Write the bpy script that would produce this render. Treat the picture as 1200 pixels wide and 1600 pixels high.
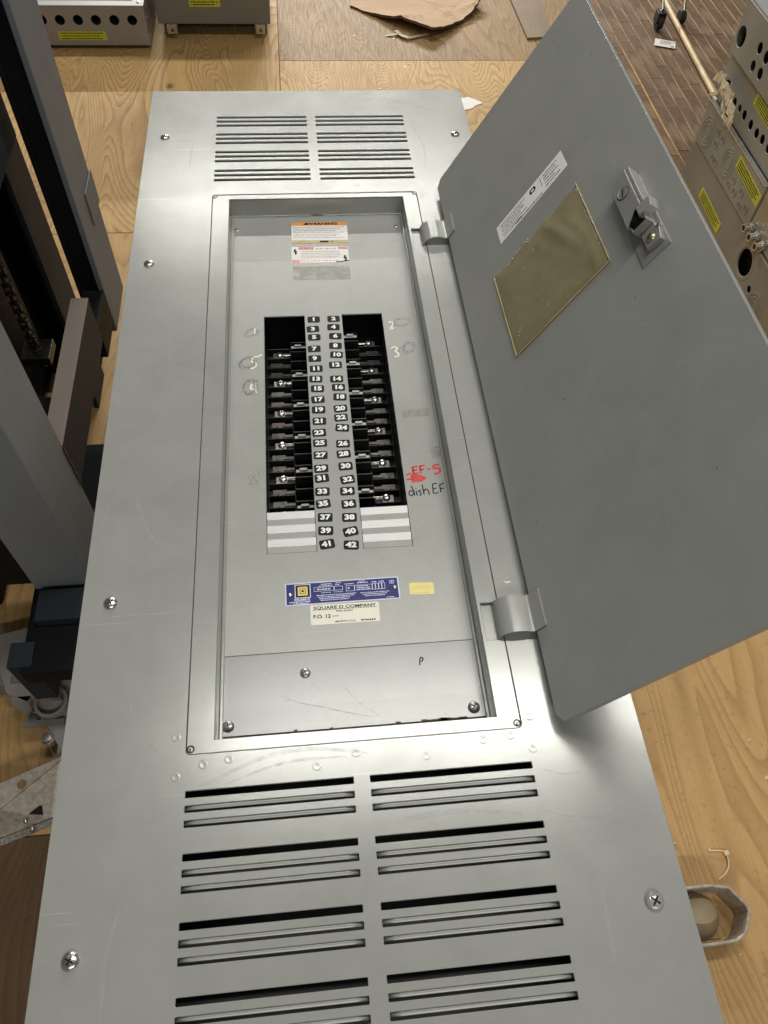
import bpy, bmesh, math, random
from mathutils import Matrix, Vector, Euler
from mathutils.geometry import tessellate_polygon
random.seed(7)
for o in list(bpy.data.objects): bpy.data.objects.remove(o)
S = bpy.context.scene
COL = S.collection
rad = math.radians
U = 0.02794            # one panel unit
H = 1.0                # height of the trim plate above the floor

# ------------------------------------------------------------------ camera
cam = bpy.data.objects.new('camera', bpy.data.cameras.new('camera')); COL.objects.link(cam)
Rm = [[0.9944631890, -0.0951938352, 0.0445095433], [-0.0545995058, -0.8299559592, -0.5551504299], [0.0897878592, 0.5496464678, -0.8305581863]]
right, up, back = Vector(Rm[0]), -Vector(Rm[1]), -Vector(Rm[2])
m3 = Matrix((right, up, back)).transposed()
cam.matrix_world = Matrix.Translation((-0.0294442, -1.4178557, 1.7324199)) @ m3.to_4x4()
cam.data.sensor_fit = 'HORIZONTAL'; cam.data.sensor_width = 36; cam.data.lens = 35.5868
cam.data.clip_start = 0.02; cam.data.clip_end = 100
S.camera = cam

# ------------------------------------------------------------------ world + lamps
w = bpy.data.worlds.new('World'); S.world = w; w.use_nodes = True
bg = w.node_tree.nodes['Background']
bg.inputs[0].default_value = (1.0, 0.97, 0.94, 1); bg.inputs[1].default_value = 0.065
def lamp(name, loc, sx, sy, power, col=(1.0, 0.975, 0.925)):
    l = bpy.data.lights.new(name, 'AREA'); l.shape = 'RECTANGLE'; l.size = sx; l.size_y = sy
    l.energy = power; l.color = col
    o = bpy.data.objects.new(name, l); COL.objects.link(o); o.location = loc
    return o
# rows of fluorescent tubes on the ceiling of the workshop
lamp('tube_lamp', (0.62, -0.37, 3.5), 2.2, 0.16, 37)
lamp('tube_lamp', (0.05, 3.35, 3.5), 2.3, 0.18, 52)
lamp('tube_lamp', (0.3, 8.8, 3.5), 3.6, 0.16, 840)
lamp('tube_lamp', (0.5, -4.2, 3.5), 2.6, 0.16, 62)
S.view_settings.view_transform = 'Standard'; S.view_settings.look = 'None'
S.view_settings.exposure = 0.35; S.view_settings.gamma = 1; S.view_settings.use_curve_mapping = False
S.render.engine = 'CYCLES'

# ------------------------------------------------------------------ materials
def srgb(r, g, b):
    f = lambda c: (c/255/12.92) if c/255 <= .04045 else ((c/255+.055)/1.055)**2.4
    return (f(r), f(g), f(b))
class NT:
    def __init__(s, name):
        s.m = bpy.data.materials.new(name); s.m.use_nodes = True; s.t = s.m.node_tree
        s.b = s.t.nodes['Principled BSDF']
        s.tc = s.t.nodes.new('ShaderNodeTexCoord')
    def n(s, typ, **kw):
        x = s.t.nodes.new(typ)
        for k, v in kw.items():
            if k in ('operation', 'blend_type', 'data_type', 'noise_dimensions', 'wave_type', 'bands_direction', 'distance', 'feature', 'clamp', 'interpolation_type', 'normalize', 'noise_type'): setattr(x, k, v)
            else: x.inputs[k.replace('_', ' ')].default_value = v
        return x
    def l(s, a, b): s.t.links.new(a, b)
    def map(s, scale=(1, 1, 1), rot=(0, 0, 0), loc=None, src=None):
        x = s.t.nodes.new('ShaderNodeMapping'); x.inputs['Scale'].default_value = scale; x.inputs['Rotation'].default_value = rot
        if loc is not None: x.inputs['Location'].default_value = loc
        s.l(src or s.tc.outputs['Object'], x.inputs[0]); return x.outputs[0]
    def noise(s, vec, scale, detail=4, rough=.55, dist=0):
        x = s.n('ShaderNodeTexNoise', Scale=scale, Detail=detail, Roughness=rough, Distortion=dist); s.l(vec, x.inputs['Vector']); return x.outputs['Fac']
    def rng(s, v, a, b, c, d):
        x = s.t.nodes.new('ShaderNodeMapRange'); x.clamp = True
        for i, k in enumerate((a, b, c, d)): x.inputs[i+1].default_value = k
        s.l(v, x.inputs[0]); return x.outputs[0]
    def math(s, op, a, b=None):
        x = s.t.nodes.new('ShaderNodeMath'); x.operation = op
        for i, k in enumerate((a, b)):
            if k is None: continue
            if isinstance(k, (int, float)): x.inputs[i].default_value = k
            else: s.l(k, x.inputs[i])
        return x.outputs[0]
    def mix(s, fac, a, b):
        x = s.t.nodes.new('ShaderNodeMix'); x.data_type = 'RGBA'
        for k, i in ((fac, 0), (a, 6), (b, 7)):
            if isinstance(k, (int, float)): x.inputs[i].default_value = k
            elif isinstance(k, tuple): x.inputs[i].default_value = (*k[:3], 1)
            else: s.l(k, x.inputs[i])
        return x.outputs[2]
    def set(s, k, v):
        if isinstance(v, (int, float)): s.b.inputs[k].default_value = v
        elif isinstance(v, tuple): s.b.inputs[k].default_value = (*v[:3], 1)
        else: s.l(v, s.b.inputs[k])
    def bump(s, h, strength=.2, dist=.001):
        x = s.t.nodes.new('ShaderNodeBump'); x.inputs['Strength'].default_value = strength; x.inputs['Distance'].default_value = dist
        s.l(h, x.inputs['Height']); s.l(x.outputs[0], s.b.inputs['Normal'])
def sc(c, k): return tuple(min(1, x*k) for x in c)
def mat(name, base, rough=.5, metal=0., var=.12, vs=9, stretch=(1, 1, 1), rvar=.08, bump=0., bs=300, spec=.5):
    q = NT(name)
    v = q.map(stretch)
    n1 = q.noise(v, vs, 6, .6)
    q.set('Base Color', q.mix(q.rng(n1, .3, .7, 0, 1), sc(base, 1-var), sc(base, 1+var)))
    n2 = q.noise(v, vs*4, 4)
    q.set('Roughness', q.rng(n2, .3, .7, max(.02, rough-rvar), min(1, rough+rvar)))
    q.set('Metallic', metal); q.set('Specular IOR Level', spec)
    if bump: q.bump(q.noise(q.map(stretch), bs, 3), bump, .0006)
    return q.m
def paint_scuffed(name, base, rough, metal, scuff=.5, dirt=.5, spec=.5):
    """satin grey enamel with rubbed streaks, smears and dust"""
    q = NT(name)
    obj = q.tc.outputs['Object']
    big = q.noise(q.map((1, 1, 1)), 3.2, 5, .6)
    col = q.mix(q.rng(big, .3, .72, 0, 1), sc(base, .93), sc(base, 1.07))
    mott = q.noise(q.map((1, 1, 1)), 17, 6, .68, .8)
    col = q.mix(q.rng(mott, .35, .68, 0, .55), col, sc(base, 1.16))
    dk = q.noise(q.map((1, 1, 1), (0, 0, 0), (5, 3, 0)), 8, 6, .7, 1.5)
    col = q.mix(q.rng(dk, .55, .78, 0, .20*dirt), col, sc(base, .80))
    streak = q.noise(q.map((4, 42, 1), (0, 0, rad(6))), 3.0, 5, .62, .4)
    st = q.rng(streak, .52, .78, 0, 1)
    col = q.mix(q.math('MULTIPLY', st, .04*scuff), col, sc(base, 1.5))
    sm = q.noise(q.map((7, 2.2, 1), (0, 0, rad(38))), 2.6, 6, .66, 1.2)
    smr = q.rng(sm, .55, .72, 0, 1)
    col = q.mix(q.math('MULTIPLY', smr, .12*scuff), col, sc(base, 1.4))
    # hairline scratches
    for ang, thr in ((22, .735), (-41, .745), (73, .75)):
        s1 = q.noise(q.map((1.6, 150, 1), (0, 0, rad(ang))), 2.2, 2, .5)
        s2 = q.noise(q.map((1, 1, 1), (0, 0, 0), (ang, 0, 0)), 7, 2)
        hs = q.math('MULTIPLY', q.rng(s1, thr-.03, thr, 0, 1), q.rng(s2, .5, .62, 0, 1))
        col = q.mix(q.math('MULTIPLY', hs, .55*scuff), col, sc(base, 1.9))
    sp = q.noise(q.map((1, 1, 1)), 260, 2)
    col = q.mix(q.math('MULTIPLY', q.rng(sp, .70, .76, 0, 1), .35*dirt), col, sc(base, .35))
    q.set('Base Color', col)
    r = q.noise(q.map((3, 30, 1), (0, 0, rad(4))), 3.5, 6, .65)
    r2 = q.noise(q.map((1, 1, 1)), 11, 6, .65)
    rr = q.math('ADD', q.rng(r, .3, .7, rough-.006, rough+.006), q.rng(r2, .3, .7, -.022, .03))
    q.set('Roughness', rr); q.set('Metallic', metal); q.set('Specular IOR Level', spec)
    wavy_ = q.noise(q.map((1, 1, 1)), 4.5, 2, .5)
    q.bump(q.math('ADD', q.math('MULTIPLY', q.noise(q.map((1, 1, 1)), 420, 3), .04), q.math('MULTIPLY', wavy_, 1.0)), 1.0, .001)
    return q.m
def plywood(name, light, dark, seedrot=0, freq=13, rough=.62):
    q = NT(name)
    oi = q.t.nodes.new('ShaderNodeObjectInfo')
    off = q.math('MULTIPLY', oi.outputs['Random'], 37.0)
    cmb = q.t.nodes.new('ShaderNodeCombineXYZ'); q.l(off, cmb.inputs[0]); q.l(off, cmb.inputs[1])
    add = q.t.nodes.new('ShaderNodeVectorMath'); add.operation = 'ADD'
    q.l(q.tc.outputs['Object'], add.inputs[0]); q.l(cmb.outputs[0], add.inputs[1]); P = add.outputs[0]
    field = q.noise(q.map((2.6, .62, 1), (0, 0, rad(seedrot)), src=P), 1.0, 2.2, .45, .55)
    wob = q.noise(q.map((26, 5, 1), (0, 0, rad(seedrot)), src=P), 1.0, 3, .5)
    v = q.math('ADD', q.math('MULTIPLY', field, freq), q.math('MULTIPLY', wob, .38))
    fr = q.math('FRACT', v)
    # early wood rising to a thin late-wood line
    line = q.math('POWER', fr, 2.4)
    tail = q.rng(fr, 0, .10, 1, 0)
    line = q.math('MAXIMUM', line, tail)
    fib = q.noise(q.map((210, 7, 1), (0, 0, rad(seedrot)), src=P), 1.0, 5, .6)
    blot = q.noise(q.map((1, 1, 1), src=P), 2.3, 5, .6)
    col = q.mix(q.math('MULTIPLY', line, .66), light, dark)
    col = q.mix(q.math('MULTIPLY', q.rng(fib, .42, .75, 0, 1), .30), col, sc(dark, .85))
    col = q.mix(q.math('MULTIPLY', q.rng(blot, .42, .70, 0, 1), .55), col, sc(light, .56))
    kn = q.n('ShaderNodeTexVoronoi', Scale=2.1); q.l(q.map((1.1, .7, 1), src=P), kn.inputs['Vector'])
    col = q.mix(q.rng(kn.outputs['Distance'], .015, .05, .8, 0), col, sc(dark, .45))
    dirt = q.noise(q.map((1, 1, 1), src=P), 55, 4, .7)
    col = q.mix(q.math('MULTIPLY', q.rng(dirt, .57, .72, 0, 1), .5), col, sc(dark, .55))
    q.set('Base Color', col)
    q.set('Roughness', q.rng(fib, .3, .7, rough-.1, rough+.12)); q.set('Specular IOR Level', .35)
    q.bump(q.math('ADD', fib, q.math('MULTIPLY', line, .4)), .25, .0008)
    return q.m
def oldwood(name, base, worn):
    q = NT(name)
    oi = q.t.nodes.new('ShaderNodeObjectInfo')
    fib = q.noise(q.map((120, 5, 1)), 1.0, 5, .65)
    blot = q.noise(q.map((9, 3, 1)), 1.5, 6, .65)
    col = q.mix(q.rng(fib, .3, .7, 0, 1), sc(base, .75), sc(base, 1.25))
    col = q.mix(q.math('MULTIPLY', oi.outputs['Random'], .45), col, sc(base, .62))
    col = q.mix(q.math('MULTIPLY', q.rng(blot, .48, .70, 0, 1), .6), col, worn)
    cross = q.noise(q.map((7, 130, 1), (0, 0, rad(4))), 1.0, 3, .6)
    col = q.mix(q.math('MULTIPLY', q.rng(cross, .60, .68, 0, 1), .6), col, worn)
    q.set('Base Color', col); q.set('Roughness', q.rng(blot, .3, .7, .42, .68)); q.bump(fib, .3, .001)
    return q.m

GREY = (.335, .342, .318)
M = {}
M['trim'] = paint_scuffed('grey enamel scuffed', GREY, .215, .165, .8, .5, .42)
M['frame'] = paint_scuffed('grey enamel frame', sc(GREY, 1.02), .215, .19, .6, .5, .42)
M['dead'] = paint_scuffed('grey enamel dead front', GREY, .34, .12, .7, .8)
M['door'] = paint_scuffed('grey enamel door inside', GREY, .34, .19, .3, .8, .45)
q = NT('zinc speckled plate')
sp = q.noise(q.map((1, 1, 1)), 240, 5, .7); bl = q.noise(q.map((1, 1, 1)), 9, 5, .6)
c = q.mix(q.rng(bl, .3, .7, 0, 1), (.28, .285, .272), (.315, .315, .298)); c = q.mix(q.math('MULTIPLY', q.rng(sp, .52, .68, 0, 1), .30), c, (.215, .19, .16))
q.set('Base Color', c); q.set('Metallic', .12); q.set('Roughness', q.rng(sp, .3, .7, .245, .28)); M['zinc_plate'] = q.m
M['galv'] = mat('galvanised steel', (.36, .35, .32), .42, .8, .18, 14, (1, 1, 1), .1, .08, 60)
M['can_shaded'] = mat('galvanised can shade-dark', (.10, .098, .092), .6, .5, .2, 14)  # galvanised tone darkened so the unlit inside reads black through the slots
M['zinc'] = mat('bright zinc', (.62, .60, .55), .28, .95, .12, 60, rvar=.1)
M['steel'] = mat('plain steel', (.45, .43, .40), .34, .9, .15, 80)
M['filler'] = mat('filler strip metal', (.47, .47, .455), .45, .3, .10, 120, (.3, 8, 1))
M['copper'] = mat('tinned copper bar', (.16, .135, .12), .40, .85, .25, 40)
M['tinbar'] = mat('tinned bar', (.17, .165, .155), .38, .85, .2, 40)
M['black_plastic'] = mat('black moulded plastic', (.012, .012, .012), .38, 0, .2, 60, bump=.05)
M['dark_hole'] = mat('black recess', (.006, .006, .006), .9, 0, .1, 20)
M['white_ink'] = mat('white print', (.82, .82, .80), .5, 0, .04, 80)
M['black_ink'] = mat('black print', (.010, .010, .010), .6, 0, .1, 80, spec=.2)
M['label_black'] = mat('black number label', (.010, .010, .010), .6, 0, .2, 90, spec=.2)
M['paper'] = mat('white sticker', (.86, .84, .80), .5, 0, .05, 40)
M['paper_cream'] = mat('cream sticker', (.80, .78, .66), .45, 0, .04, 60)
M['grey_ink'] = mat('faded grey print', (.30, .29, .27), .6, 0, .25, 120)
M['orange'] = mat('orange print', (.78, .33, .08), .5, 0, .12, 60)
M['tan'] = mat('tan print', (.62, .48, .22), .5, 0, .15, 60)
M['pink'] = mat('faded red print', (.72, .30, .25), .55, 0, .25, 120)
M['blue'] = mat('blue nameplate', (.016, .024, .150), .4, .0, .15, 60, spec=.3)
M['pale_blue'] = mat('pale nameplate print', (.55, .56, .68), .4, .2, .1, 60)
M['logo_yellow'] = mat('yellow emblem', (.72, .58, .14), .4, 0, .08, 60)
M['yellow_stk'] = mat('pale yellow sticker', (.80, .70, .25), .5, 0, .05, 60)
M['neon'] = mat('yellow green sticker', (.52, .55, .045), .5, 0, .08, 40)
M['red_ink'] = mat('red marker', (.56, .035, .03), .5, 0, .2, 150)
M['chalk'] = mat('white chalk paint', (.80, .77, .62), .7, 0, .1, 200)
M['scratch'] = mat('rubbed paint', (.50, .50, .47), .5, .1, .2, 300)
def faint(name, col, alpha, sc_=160, thr=(.42, .62)):
    q = NT(name); n = q.noise(q.map((1, 1, 1)), sc_, 4, .7)
    q.set('Base Color', col); q.set('Roughness', .6)
    q.set('Alpha', q.math('MULTIPLY', q.rng(n, thr[0], thr[1], 0, 1), alpha)); return q.m
M['pencil'] = faint('pencil scribble', (.10, .10, .095), .5, 300, (.35, .7))
M['smear'] = faint('rub mark', (.60, .60, .58), .30, 70, (.30, .75))
M['residue'] = faint('glue residue', (.42, .40, .34), .5, 60, (.3, .6))
M['stain'] = faint('brown stain', (.20, .17, .09), .22, 90, (.3, .6))
q = NT('amber vinyl pocket')
n = q.noise(q.map((7, 20, 1), (0, 0, rad(-18))), 3.0, 5, .6, .9); n2 = q.noise(q.map((1, 1, 1)), 20, 5, .7)
q.set('Base Color', q.mix(q.rng(n2, .3, .7, 0, 1), (.32, .275, .155), (.38, .33, .195)))
q.set('Roughness', q.rng(n2, .3, .7, .16, .30)); q.set('Alpha', .68); q.set('Specular IOR Level', .6); q.bump(n, .30, .0024); M['vinyl'] = q.m
M['vinyl_edge'] = mat('vinyl welded edge', (.42, .35, .18), .3, 0, .2, 80)
M['black_steel'] = mat('black steel and painted shade', (.009, .009, .010), .6, .0, .3, 12, bump=.1, spec=.15)
M['post_paint_lifted'] = paint_scuffed('machine paint lightened', (.235, .255, .27), .55, .0, 1.0, .9, .15)  # same machine paint, lightened because the post gets little light
M['mast_paint_cooled'] = paint_scuffed('machine paint cooled', (.150, .166, .182), .5, .0, 1.3, .9, .2)  # same machine paint, made bluer against the warm floor bounce
M['rail_dark'] = paint_scuffed('charcoal machine paint and beam shade', (.030, .036, .044), .55, .0, .5, .8, .12)
M['beam_top_lit'] = paint_scuffed('brown steel lit top', (.215, .175, .145), .7, .1, .35, 1.0)
M['chain'] = mat('oily chain steel', (.05, .048, .045), .35, .8, .3, 60)
M['plyA'] = plywood('plywood honey', (.64, .41, .165), (.26, .135, .044), 0, 72)
M['plyB'] = plywood('plywood tan', (.38, .245, .112), (.175, .10, .038), 4, 50)
M['plyC'] = plywood('plywood sanded', (.60, .375, .155), (.36, .205, .078), -6, 44)
M['plyShade'] = plywood('plywood shade-dark', (.150, .088, .040), (.085, .046, .02), 3, 26)  # floor plywood with the shadow of this corner put into its colour
M['board'] = oldwood('stained board', (.235, .165, .09), (.33, .22, .11))
M['oak'] = oldwood('old strip flooring', (.165, .098, .050), (.36, .235, .13))
q = NT('pale floor joint'); jn = q.noise(q.map((9, 2.2, 1)), 2.0, 5, .65)
q.set('Base Color', q.mix(q.rng(jn, .40, .60, 0, 1), (.075, .045, .026), (.52, .36, .21))); q.set('Roughness', .8); M['joint'] = q.m
M['gold_edge'] = mat('raw plank edge', (.52, .30, .11), .6, 0, .35, 18)
M['canbox'] = mat('galvanised box wall', (.27, .272, .24), .5, .1, .16, 5, (1, 1, 1), .1, .06, 40)
M['canbox_d'] = mat('galvanised box wall dull', (.25, .245, .208), .55, .1, .18, 5, (1, 1, 1), .1, .06, 40)
M['enamel_box'] = mat('beige grey box', (.30, .275, .245), .5, .05, .1, 6)
M['enamel_box2'] = mat('olive grey box', (.185, .172, .150), .5, .05, .1, 6)
M['cardboard'] = mat('brown cardboard', (.46, .30, .175), .75, 0, .1, 5, (1, 8, 1), bump=.1, bs=120)
M['shade_rust_brown'] = mat('brown edge shade and rust', (.10, .06, .03), .9, 0, .2, 60)
M['broom'] = mat('broom handle wood', (.66, .50, .27), .5, 0, .25, 14, (1, 1, 1))
M['rubber'] = mat('black rubber', (.015, .014, .013), .6)
M['tagpaper'] = mat('tag paper', (.80, .78, .74), .6, 0, .04, 40)
M['plastic_wrap'] = mat('cloudy wrap', (.76, .66, .48), .3, 0, .25, 40)
M['cast'] = mat('cast lock metal', (.34, .34, .325), .42, .45, .06, 30)
M['latch'] = mat('plated latch metal', (.55, .55, .52), .32, .6, .05, 20)
M['brassy'] = mat('yellow zinc', (.42, .37, .24), .36, .9, .15, 60)
M['ziptie'] = mat('natural nylon', (.74, .62, .42), .4)
M['beige_cap'] = mat('dusty beige plastic', (.40, .31, .19), .6, 0, .12, 30)
M['pan_dust'] = mat('dusty pan', (.27, .20, .12), .7, .1, .25, 40)
M['bracket'] = mat('galvanised bracket', (.46, .41, .34), .5, .4, .3, 90, bump=.4, bs=150)

# ------------------------------------------------------------------ mesh helpers
class MB:
    def __init__(s): s.v = []; s.f = []; s.M = None
    def p(s, *co):
        c = Vector(co)
        if s.M is not None: c = s.M @ c
        s.v.append(c); return len(s.v)-1
    def poly(s, pts): s.f.append([s.p(*c) for c in pts])
    def box(s, x0, x1, y0, y1, z0, z1):
        i = [s.p(x, y, z) for z in (z0, z1) for y in (y0, y1) for x in (x0, x1)]
        for f in ((0, 2, 3, 1), (4, 5, 7, 6), (0, 1, 5, 4), (2, 6, 7, 3), (0, 4, 6, 2), (1, 3, 7, 5)): s.f.append([i[k] for k in f])
    def quad(s, x0, x1, y0, y1, z): s.poly([(x0, y0, z), (x1, y0, z), (x1, y1, z), (x0, y1, z)])
    def cyl(s, c, r, h, n=16, r2=None, axis='z', cap=True):
        r2 = r if r2 is None else r2
        def co(a, rr, t):
            u, v = rr*math.cos(a), rr*math.sin(a)
            return {'z': (c[0]+u, c[1]+v, c[2]+t), 'y': (c[0]+u, c[1]+t, c[2]-v), 'x': (c[0]+t, c[1]+u, c[2]+v)}[axis]
        a = [s.p(*co(2*math.pi*k/n, r, 0)) for k in range(n)]; b = [s.p(*co(2*math.pi*k/n, r2, h)) for k in range(n)]
        for k in range(n): s.f.append([a[k], a[(k+1) % n], b[(k+1) % n], b[k]])
        if cap: s.f.append(a[::-1]); s.f.append(b)
    def lathe(s, c, prof, n=20):
        rings = []
        for r, z in prof:
            if r < 1e-7: rings.append([s.p(c[0], c[1], c[2]+z)])
            else: rings.append([s.p(c[0]+r*math.cos(2*math.pi*k/n), c[1]+r*math.sin(2*math.pi*k/n), c[2]+z) for k in range(n)])
        for A, B in zip(rings, rings[1:]):
            for k in range(n):
                k2 = (k+1) % n
                if len(A) == 1: s.f.append([A[0], B[k], B[k2]])
                elif len(B) == 1: s.f.append([A[k], A[k2], B[0]])
                else: s.f.append([A[k], A[k2], B[k2], B[k]])
    def tube(s, pts, r, n=8):
        pts = [Vector(p) for p in pts]; rings = []
        for i, p in enumerate(pts):
            d = (pts[min(i+1, len(pts)-1)]-pts[max(i-1, 0)]).normalized()
            a = d.cross(Vector((0, 0, 1)));
            if a.length < 1e-3: a = d.cross(Vector((1, 0, 0)))
            a.normalize(); b = d.cross(a)
            rr = r[i] if isinstance(r, (list, tuple)) else r
            rings.append([s.p(*(p+a*rr*math.cos(2*math.pi*k/n)+b*rr*math.sin(2*math.pi*k/n))) for k in range(n)])
        for A, B in zip(rings, rings[1:]):
            for k in range(n): s.f.append([A[k], A[(k+1) % n], B[(k+1) % n], B[k]])
        s.f.append(rings[0][::-1]); s.f.append(rings[-1])
    def strip(s, prof, y0, y1, t):
        """a bent sheet: profile points (x,z) swept in y, thickness t"""
        pv = [Vector((a, b)) for a, b in prof]; off = []
        for i in range(len(pv)):
            d = (pv[min(i+1, len(pv)-1)]-pv[max(i-1, 0)]).normalized(); off.append(pv[i]+Vector((d.y, -d.x))*t)
        o = [(s.p(a.x, y0, a.y), s.p(a.x, y1, a.y)) for a in pv]; q_ = [(s.p(a.x, y0, a.y), s.p(a.x, y1, a.y)) for a in off]
        for i in range(len(pv)-1):
            s.f.append([o[i][0], o[i+1][0], o[i+1][1], o[i][1]]); s.f.append([q_[i][0], q_[i][1], q_[i+1][1], q_[i+1][0]])
            s.f.append([o[i][0], q_[i][0], q_[i+1][0], o[i+1][0]]); s.f.append([o[i][1], o[i+1][1], q_[i+1][1], q_[i][1]])
        s.f.append([o[0][0], o[0][1], q_[0][1], q_[0][0]]); s.f.append([o[-1][0], q_[-1][0], q_[-1][1], o[-1][1]])
    def plate(s, outer, holes, z1, z0, ch=0., hole_z=None, ccw=True):
        hz = z0 if hole_z is None else hole_z
        oi = offset(outer, -ch) if ch else outer
        ho = [offset(h, ch) if ch else h for h in holes]
        def tess(loops, z, flip):
            flat = [pt for l_ in loops for pt in l_]
            tri = tessellate_polygon([[Vector((a, b, 0)) for a, b in l_] for l_ in loops])
            ix = [s.p(a, b, z) for a, b in flat]
            for t in tri:
                A, B, C = (flat[k] for k in t)
                cr = (B[0]-A[0])*(C[1]-A[1])-(B[1]-A[1])*(C[0]-A[0])
                if abs(cr) < 1e-14: continue
                t = t if (cr > 0) != flip else t[::-1]
                s.f.append([ix[k] for k in t])
        tess([oi]+ho, z1, False)
        if hz == z0: tess([outer]+holes, z0, True)
        def wall(l1, za, l2, zb, inward):
            n = len(l1)
            a = [s.p(*c, za) for c in l1]; b = [s.p(*c, zb) for c in l2]
            for k in range(n):
                f = [a[k], b[k], b[(k+1) % n], a[(k+1) % n]]
                s.f.append(f[::-1] if inward else f)
        for l_, li, inw, zz in [(outer, oi, False, z0)]+[(h, o_, True, hz) for h, o_ in zip(holes, ho)]:
            ccw_ = area(l_) > 0
            if ch: wall(li, z1, l_, z1-ch, inw == ccw_ if False else (inw != (not ccw_)))
            wall(l_, z1-ch, l_, zz, (inw != (not ccw_)))
    def build(s, name, material, parent=None, smooth=0, bevel=0., recalc=True):
        me = bpy.data.meshes.new(name); me.from_pydata([tuple(c) for c in s.v], [], s.f); me.update()
        if recalc:
            bm = bmesh.new(); bm.from_mesh(me); bmesh.ops.remove_doubles(bm, verts=bm.verts, dist=1e-6)
            bmesh.ops.recalc_face_normals(bm, faces=bm.faces); bm.to_mesh(me); bm.free()
        me.materials.append(M[material] if isinstance(material, str) else material)
        if smooth:
            me.polygons.foreach_set('use_smooth', [True]*len(me.polygons)); me.set_sharp_from_angle(angle=rad(smooth))
        o = bpy.data.objects.new(name, me); COL.objects.link(o)
        if parent is not None: o.parent = parent
        if bevel:
            b = o.modifiers.new('bevel', 'BEVEL'); b.width = bevel; b.segments = 2; b.limit_method = 'ANGLE'; b.angle_limit = rad(40)
        return o
def area(l_): return .5*sum(l_[i][0]*l_[(i+1) % len(l_)][1]-l_[(i+1) % len(l_)][0]*l_[i][1] for i in range(len(l_)))
def offset(l_, d):
    sgn = 1 if area(l_) > 0 else -1; out = []; n = len(l_)
    for i in range(n):
        a, b, c = Vector(l_[i-1]), Vector(l_[i]), Vector(l_[(i+1) % n])
        e1 = (b-a).normalized(); e2 = (c-b).normalized()
        n1 = Vector((e1.y, -e1.x))*sgn; n2 = Vector((e2.y, -e2.x))*sgn
        k = n1+n2; k = k/max(.3, k.dot(n1)) if k.length > 1e-6 else n1
        out.append((b.x+k.x*d, b.y+k.y*d))
    return out
def rect(x0, x1, y0, y1): return [(x0, y0), (x1, y0), (x1, y1), (x0, y1)]
def rrect(x0, x1, y0, y1, r, n=4):
    o = []
    for cx, cy, a0 in ((x1-r, y0+r, -90), (x1-r, y1-r, 0), (x0+r, y1-r, 90), (x0+r, y0+r, 180)):
        for k in range(n+1):
            a = rad(a0+90*k/n); o.append((cx+r*math.cos(a), cy+r*math.sin(a)))
    return o
def circ(cx, cy, r, n=20, rx=None): return [(cx+(rx or r)*math.cos(2*math.pi*k/n), cy+r*math.sin(2*math.pi*k/n)) for k in range(n)]
def spline(pts, n=8):
    P = [Vector((*p, 0)) if len(p) == 2 else Vector(p) for p in pts]; out = []
    for i in range(len(P)-1):
        p0, p1, p2, p3 = P[max(i-1, 0)], P[i], P[i+1], P[min(i+2, len(P)-1)]
        for k in range(n):
            t = k/n; out.append(.5*((2*p1)+(p2-p0)*t+(2*p0-5*p1+4*p2-p3)*t*t+(3*p1-p0-3*p2+p3)*t**3))
    out.append(P[-1]); return out
def ribbon(mb, pts, w, z, taper=False, sm=8):
    P = spline(pts, sm); L = len(P); prev = None
    for i, p in enumerate(P):
        d = (P[min(i+1, L-1)]-P[max(i-1, 0)]); d = d.normalized() if d.length else Vector((1, 0, 0))
        nn = Vector((-d.y, d.x, 0)); ww = w*.5*((math.sin(math.pi*(i+.15)/(L-.7)))**.5 if taper else 1)
        a, b = p+nn*ww, p-nn*ww; cur = (mb.p(a.x, a.y, z), mb.p(b.x, b.y, z))
        if prev: mb.f.append([prev[0], prev[1], cur[1], cur[0]])
        prev = cur
def text_mb(mb, body, x, y, size, z, rot=0, bold=0., align='CENTER', sx=1., outline=False):
    cu = bpy.data.curves.new('t', 'FONT'); cu.body = body; cu.size = size; cu.align_x = align; cu.align_y = 'CENTER'; cu.offset = bold; cu.resolution_u = 3
    o = bpy.data.objects.new('t', cu); COL.objects.link(o)
    dg = bpy.context.evaluated_depsgraph_get(); me = bpy.data.meshes.new_from_object(o.evaluated_get(dg))
    T = Matrix.Translation((x, y, z)) @ Matrix.Rotation(rot, 4, 'Z') @ Matrix.Diagonal((sx, 1, 1, 1))
    ix = [mb.p(*(T @ v.co)) for v in me.vertices]
    for f in me.polygons: mb.f.append([ix[k] for k in f.vertices])
    bpy.data.objects.remove(o); bpy.data.curves.remove(cu); bpy.data.meshes.remove(me)
def greek(mb, x0, x1, y, h, z, seed=0, lo=.5, hi=2.2, gap=.35):
    """a line of print too small to read"""
    r = random.Random(seed); x = x0
    while x < x1:
        ww = h*r.uniform(lo, hi)
        if x+ww > x1: break
        mb.quad(x, x+ww, y-h*.5, y+h*.5*r.uniform(.4, 1), z); x += ww+h*r.uniform(gap*.6, gap*1.6)
def empty(name, loc, label, cat, group=None, rz=0.):
    o = bpy.data.objects.new(name, None); COL.objects.link(o); o.location = loc; o.rotation_euler = (0, 0, rz); o.empty_display_size = .05
    return tag(o, label, cat, group)
def tag(o, label, cat, group=None):
    o['label'] = label; o['category'] = cat
    if group: o['group'] = group
    return o
def structure(o): o['kind'] = 'structure'; return o

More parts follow.
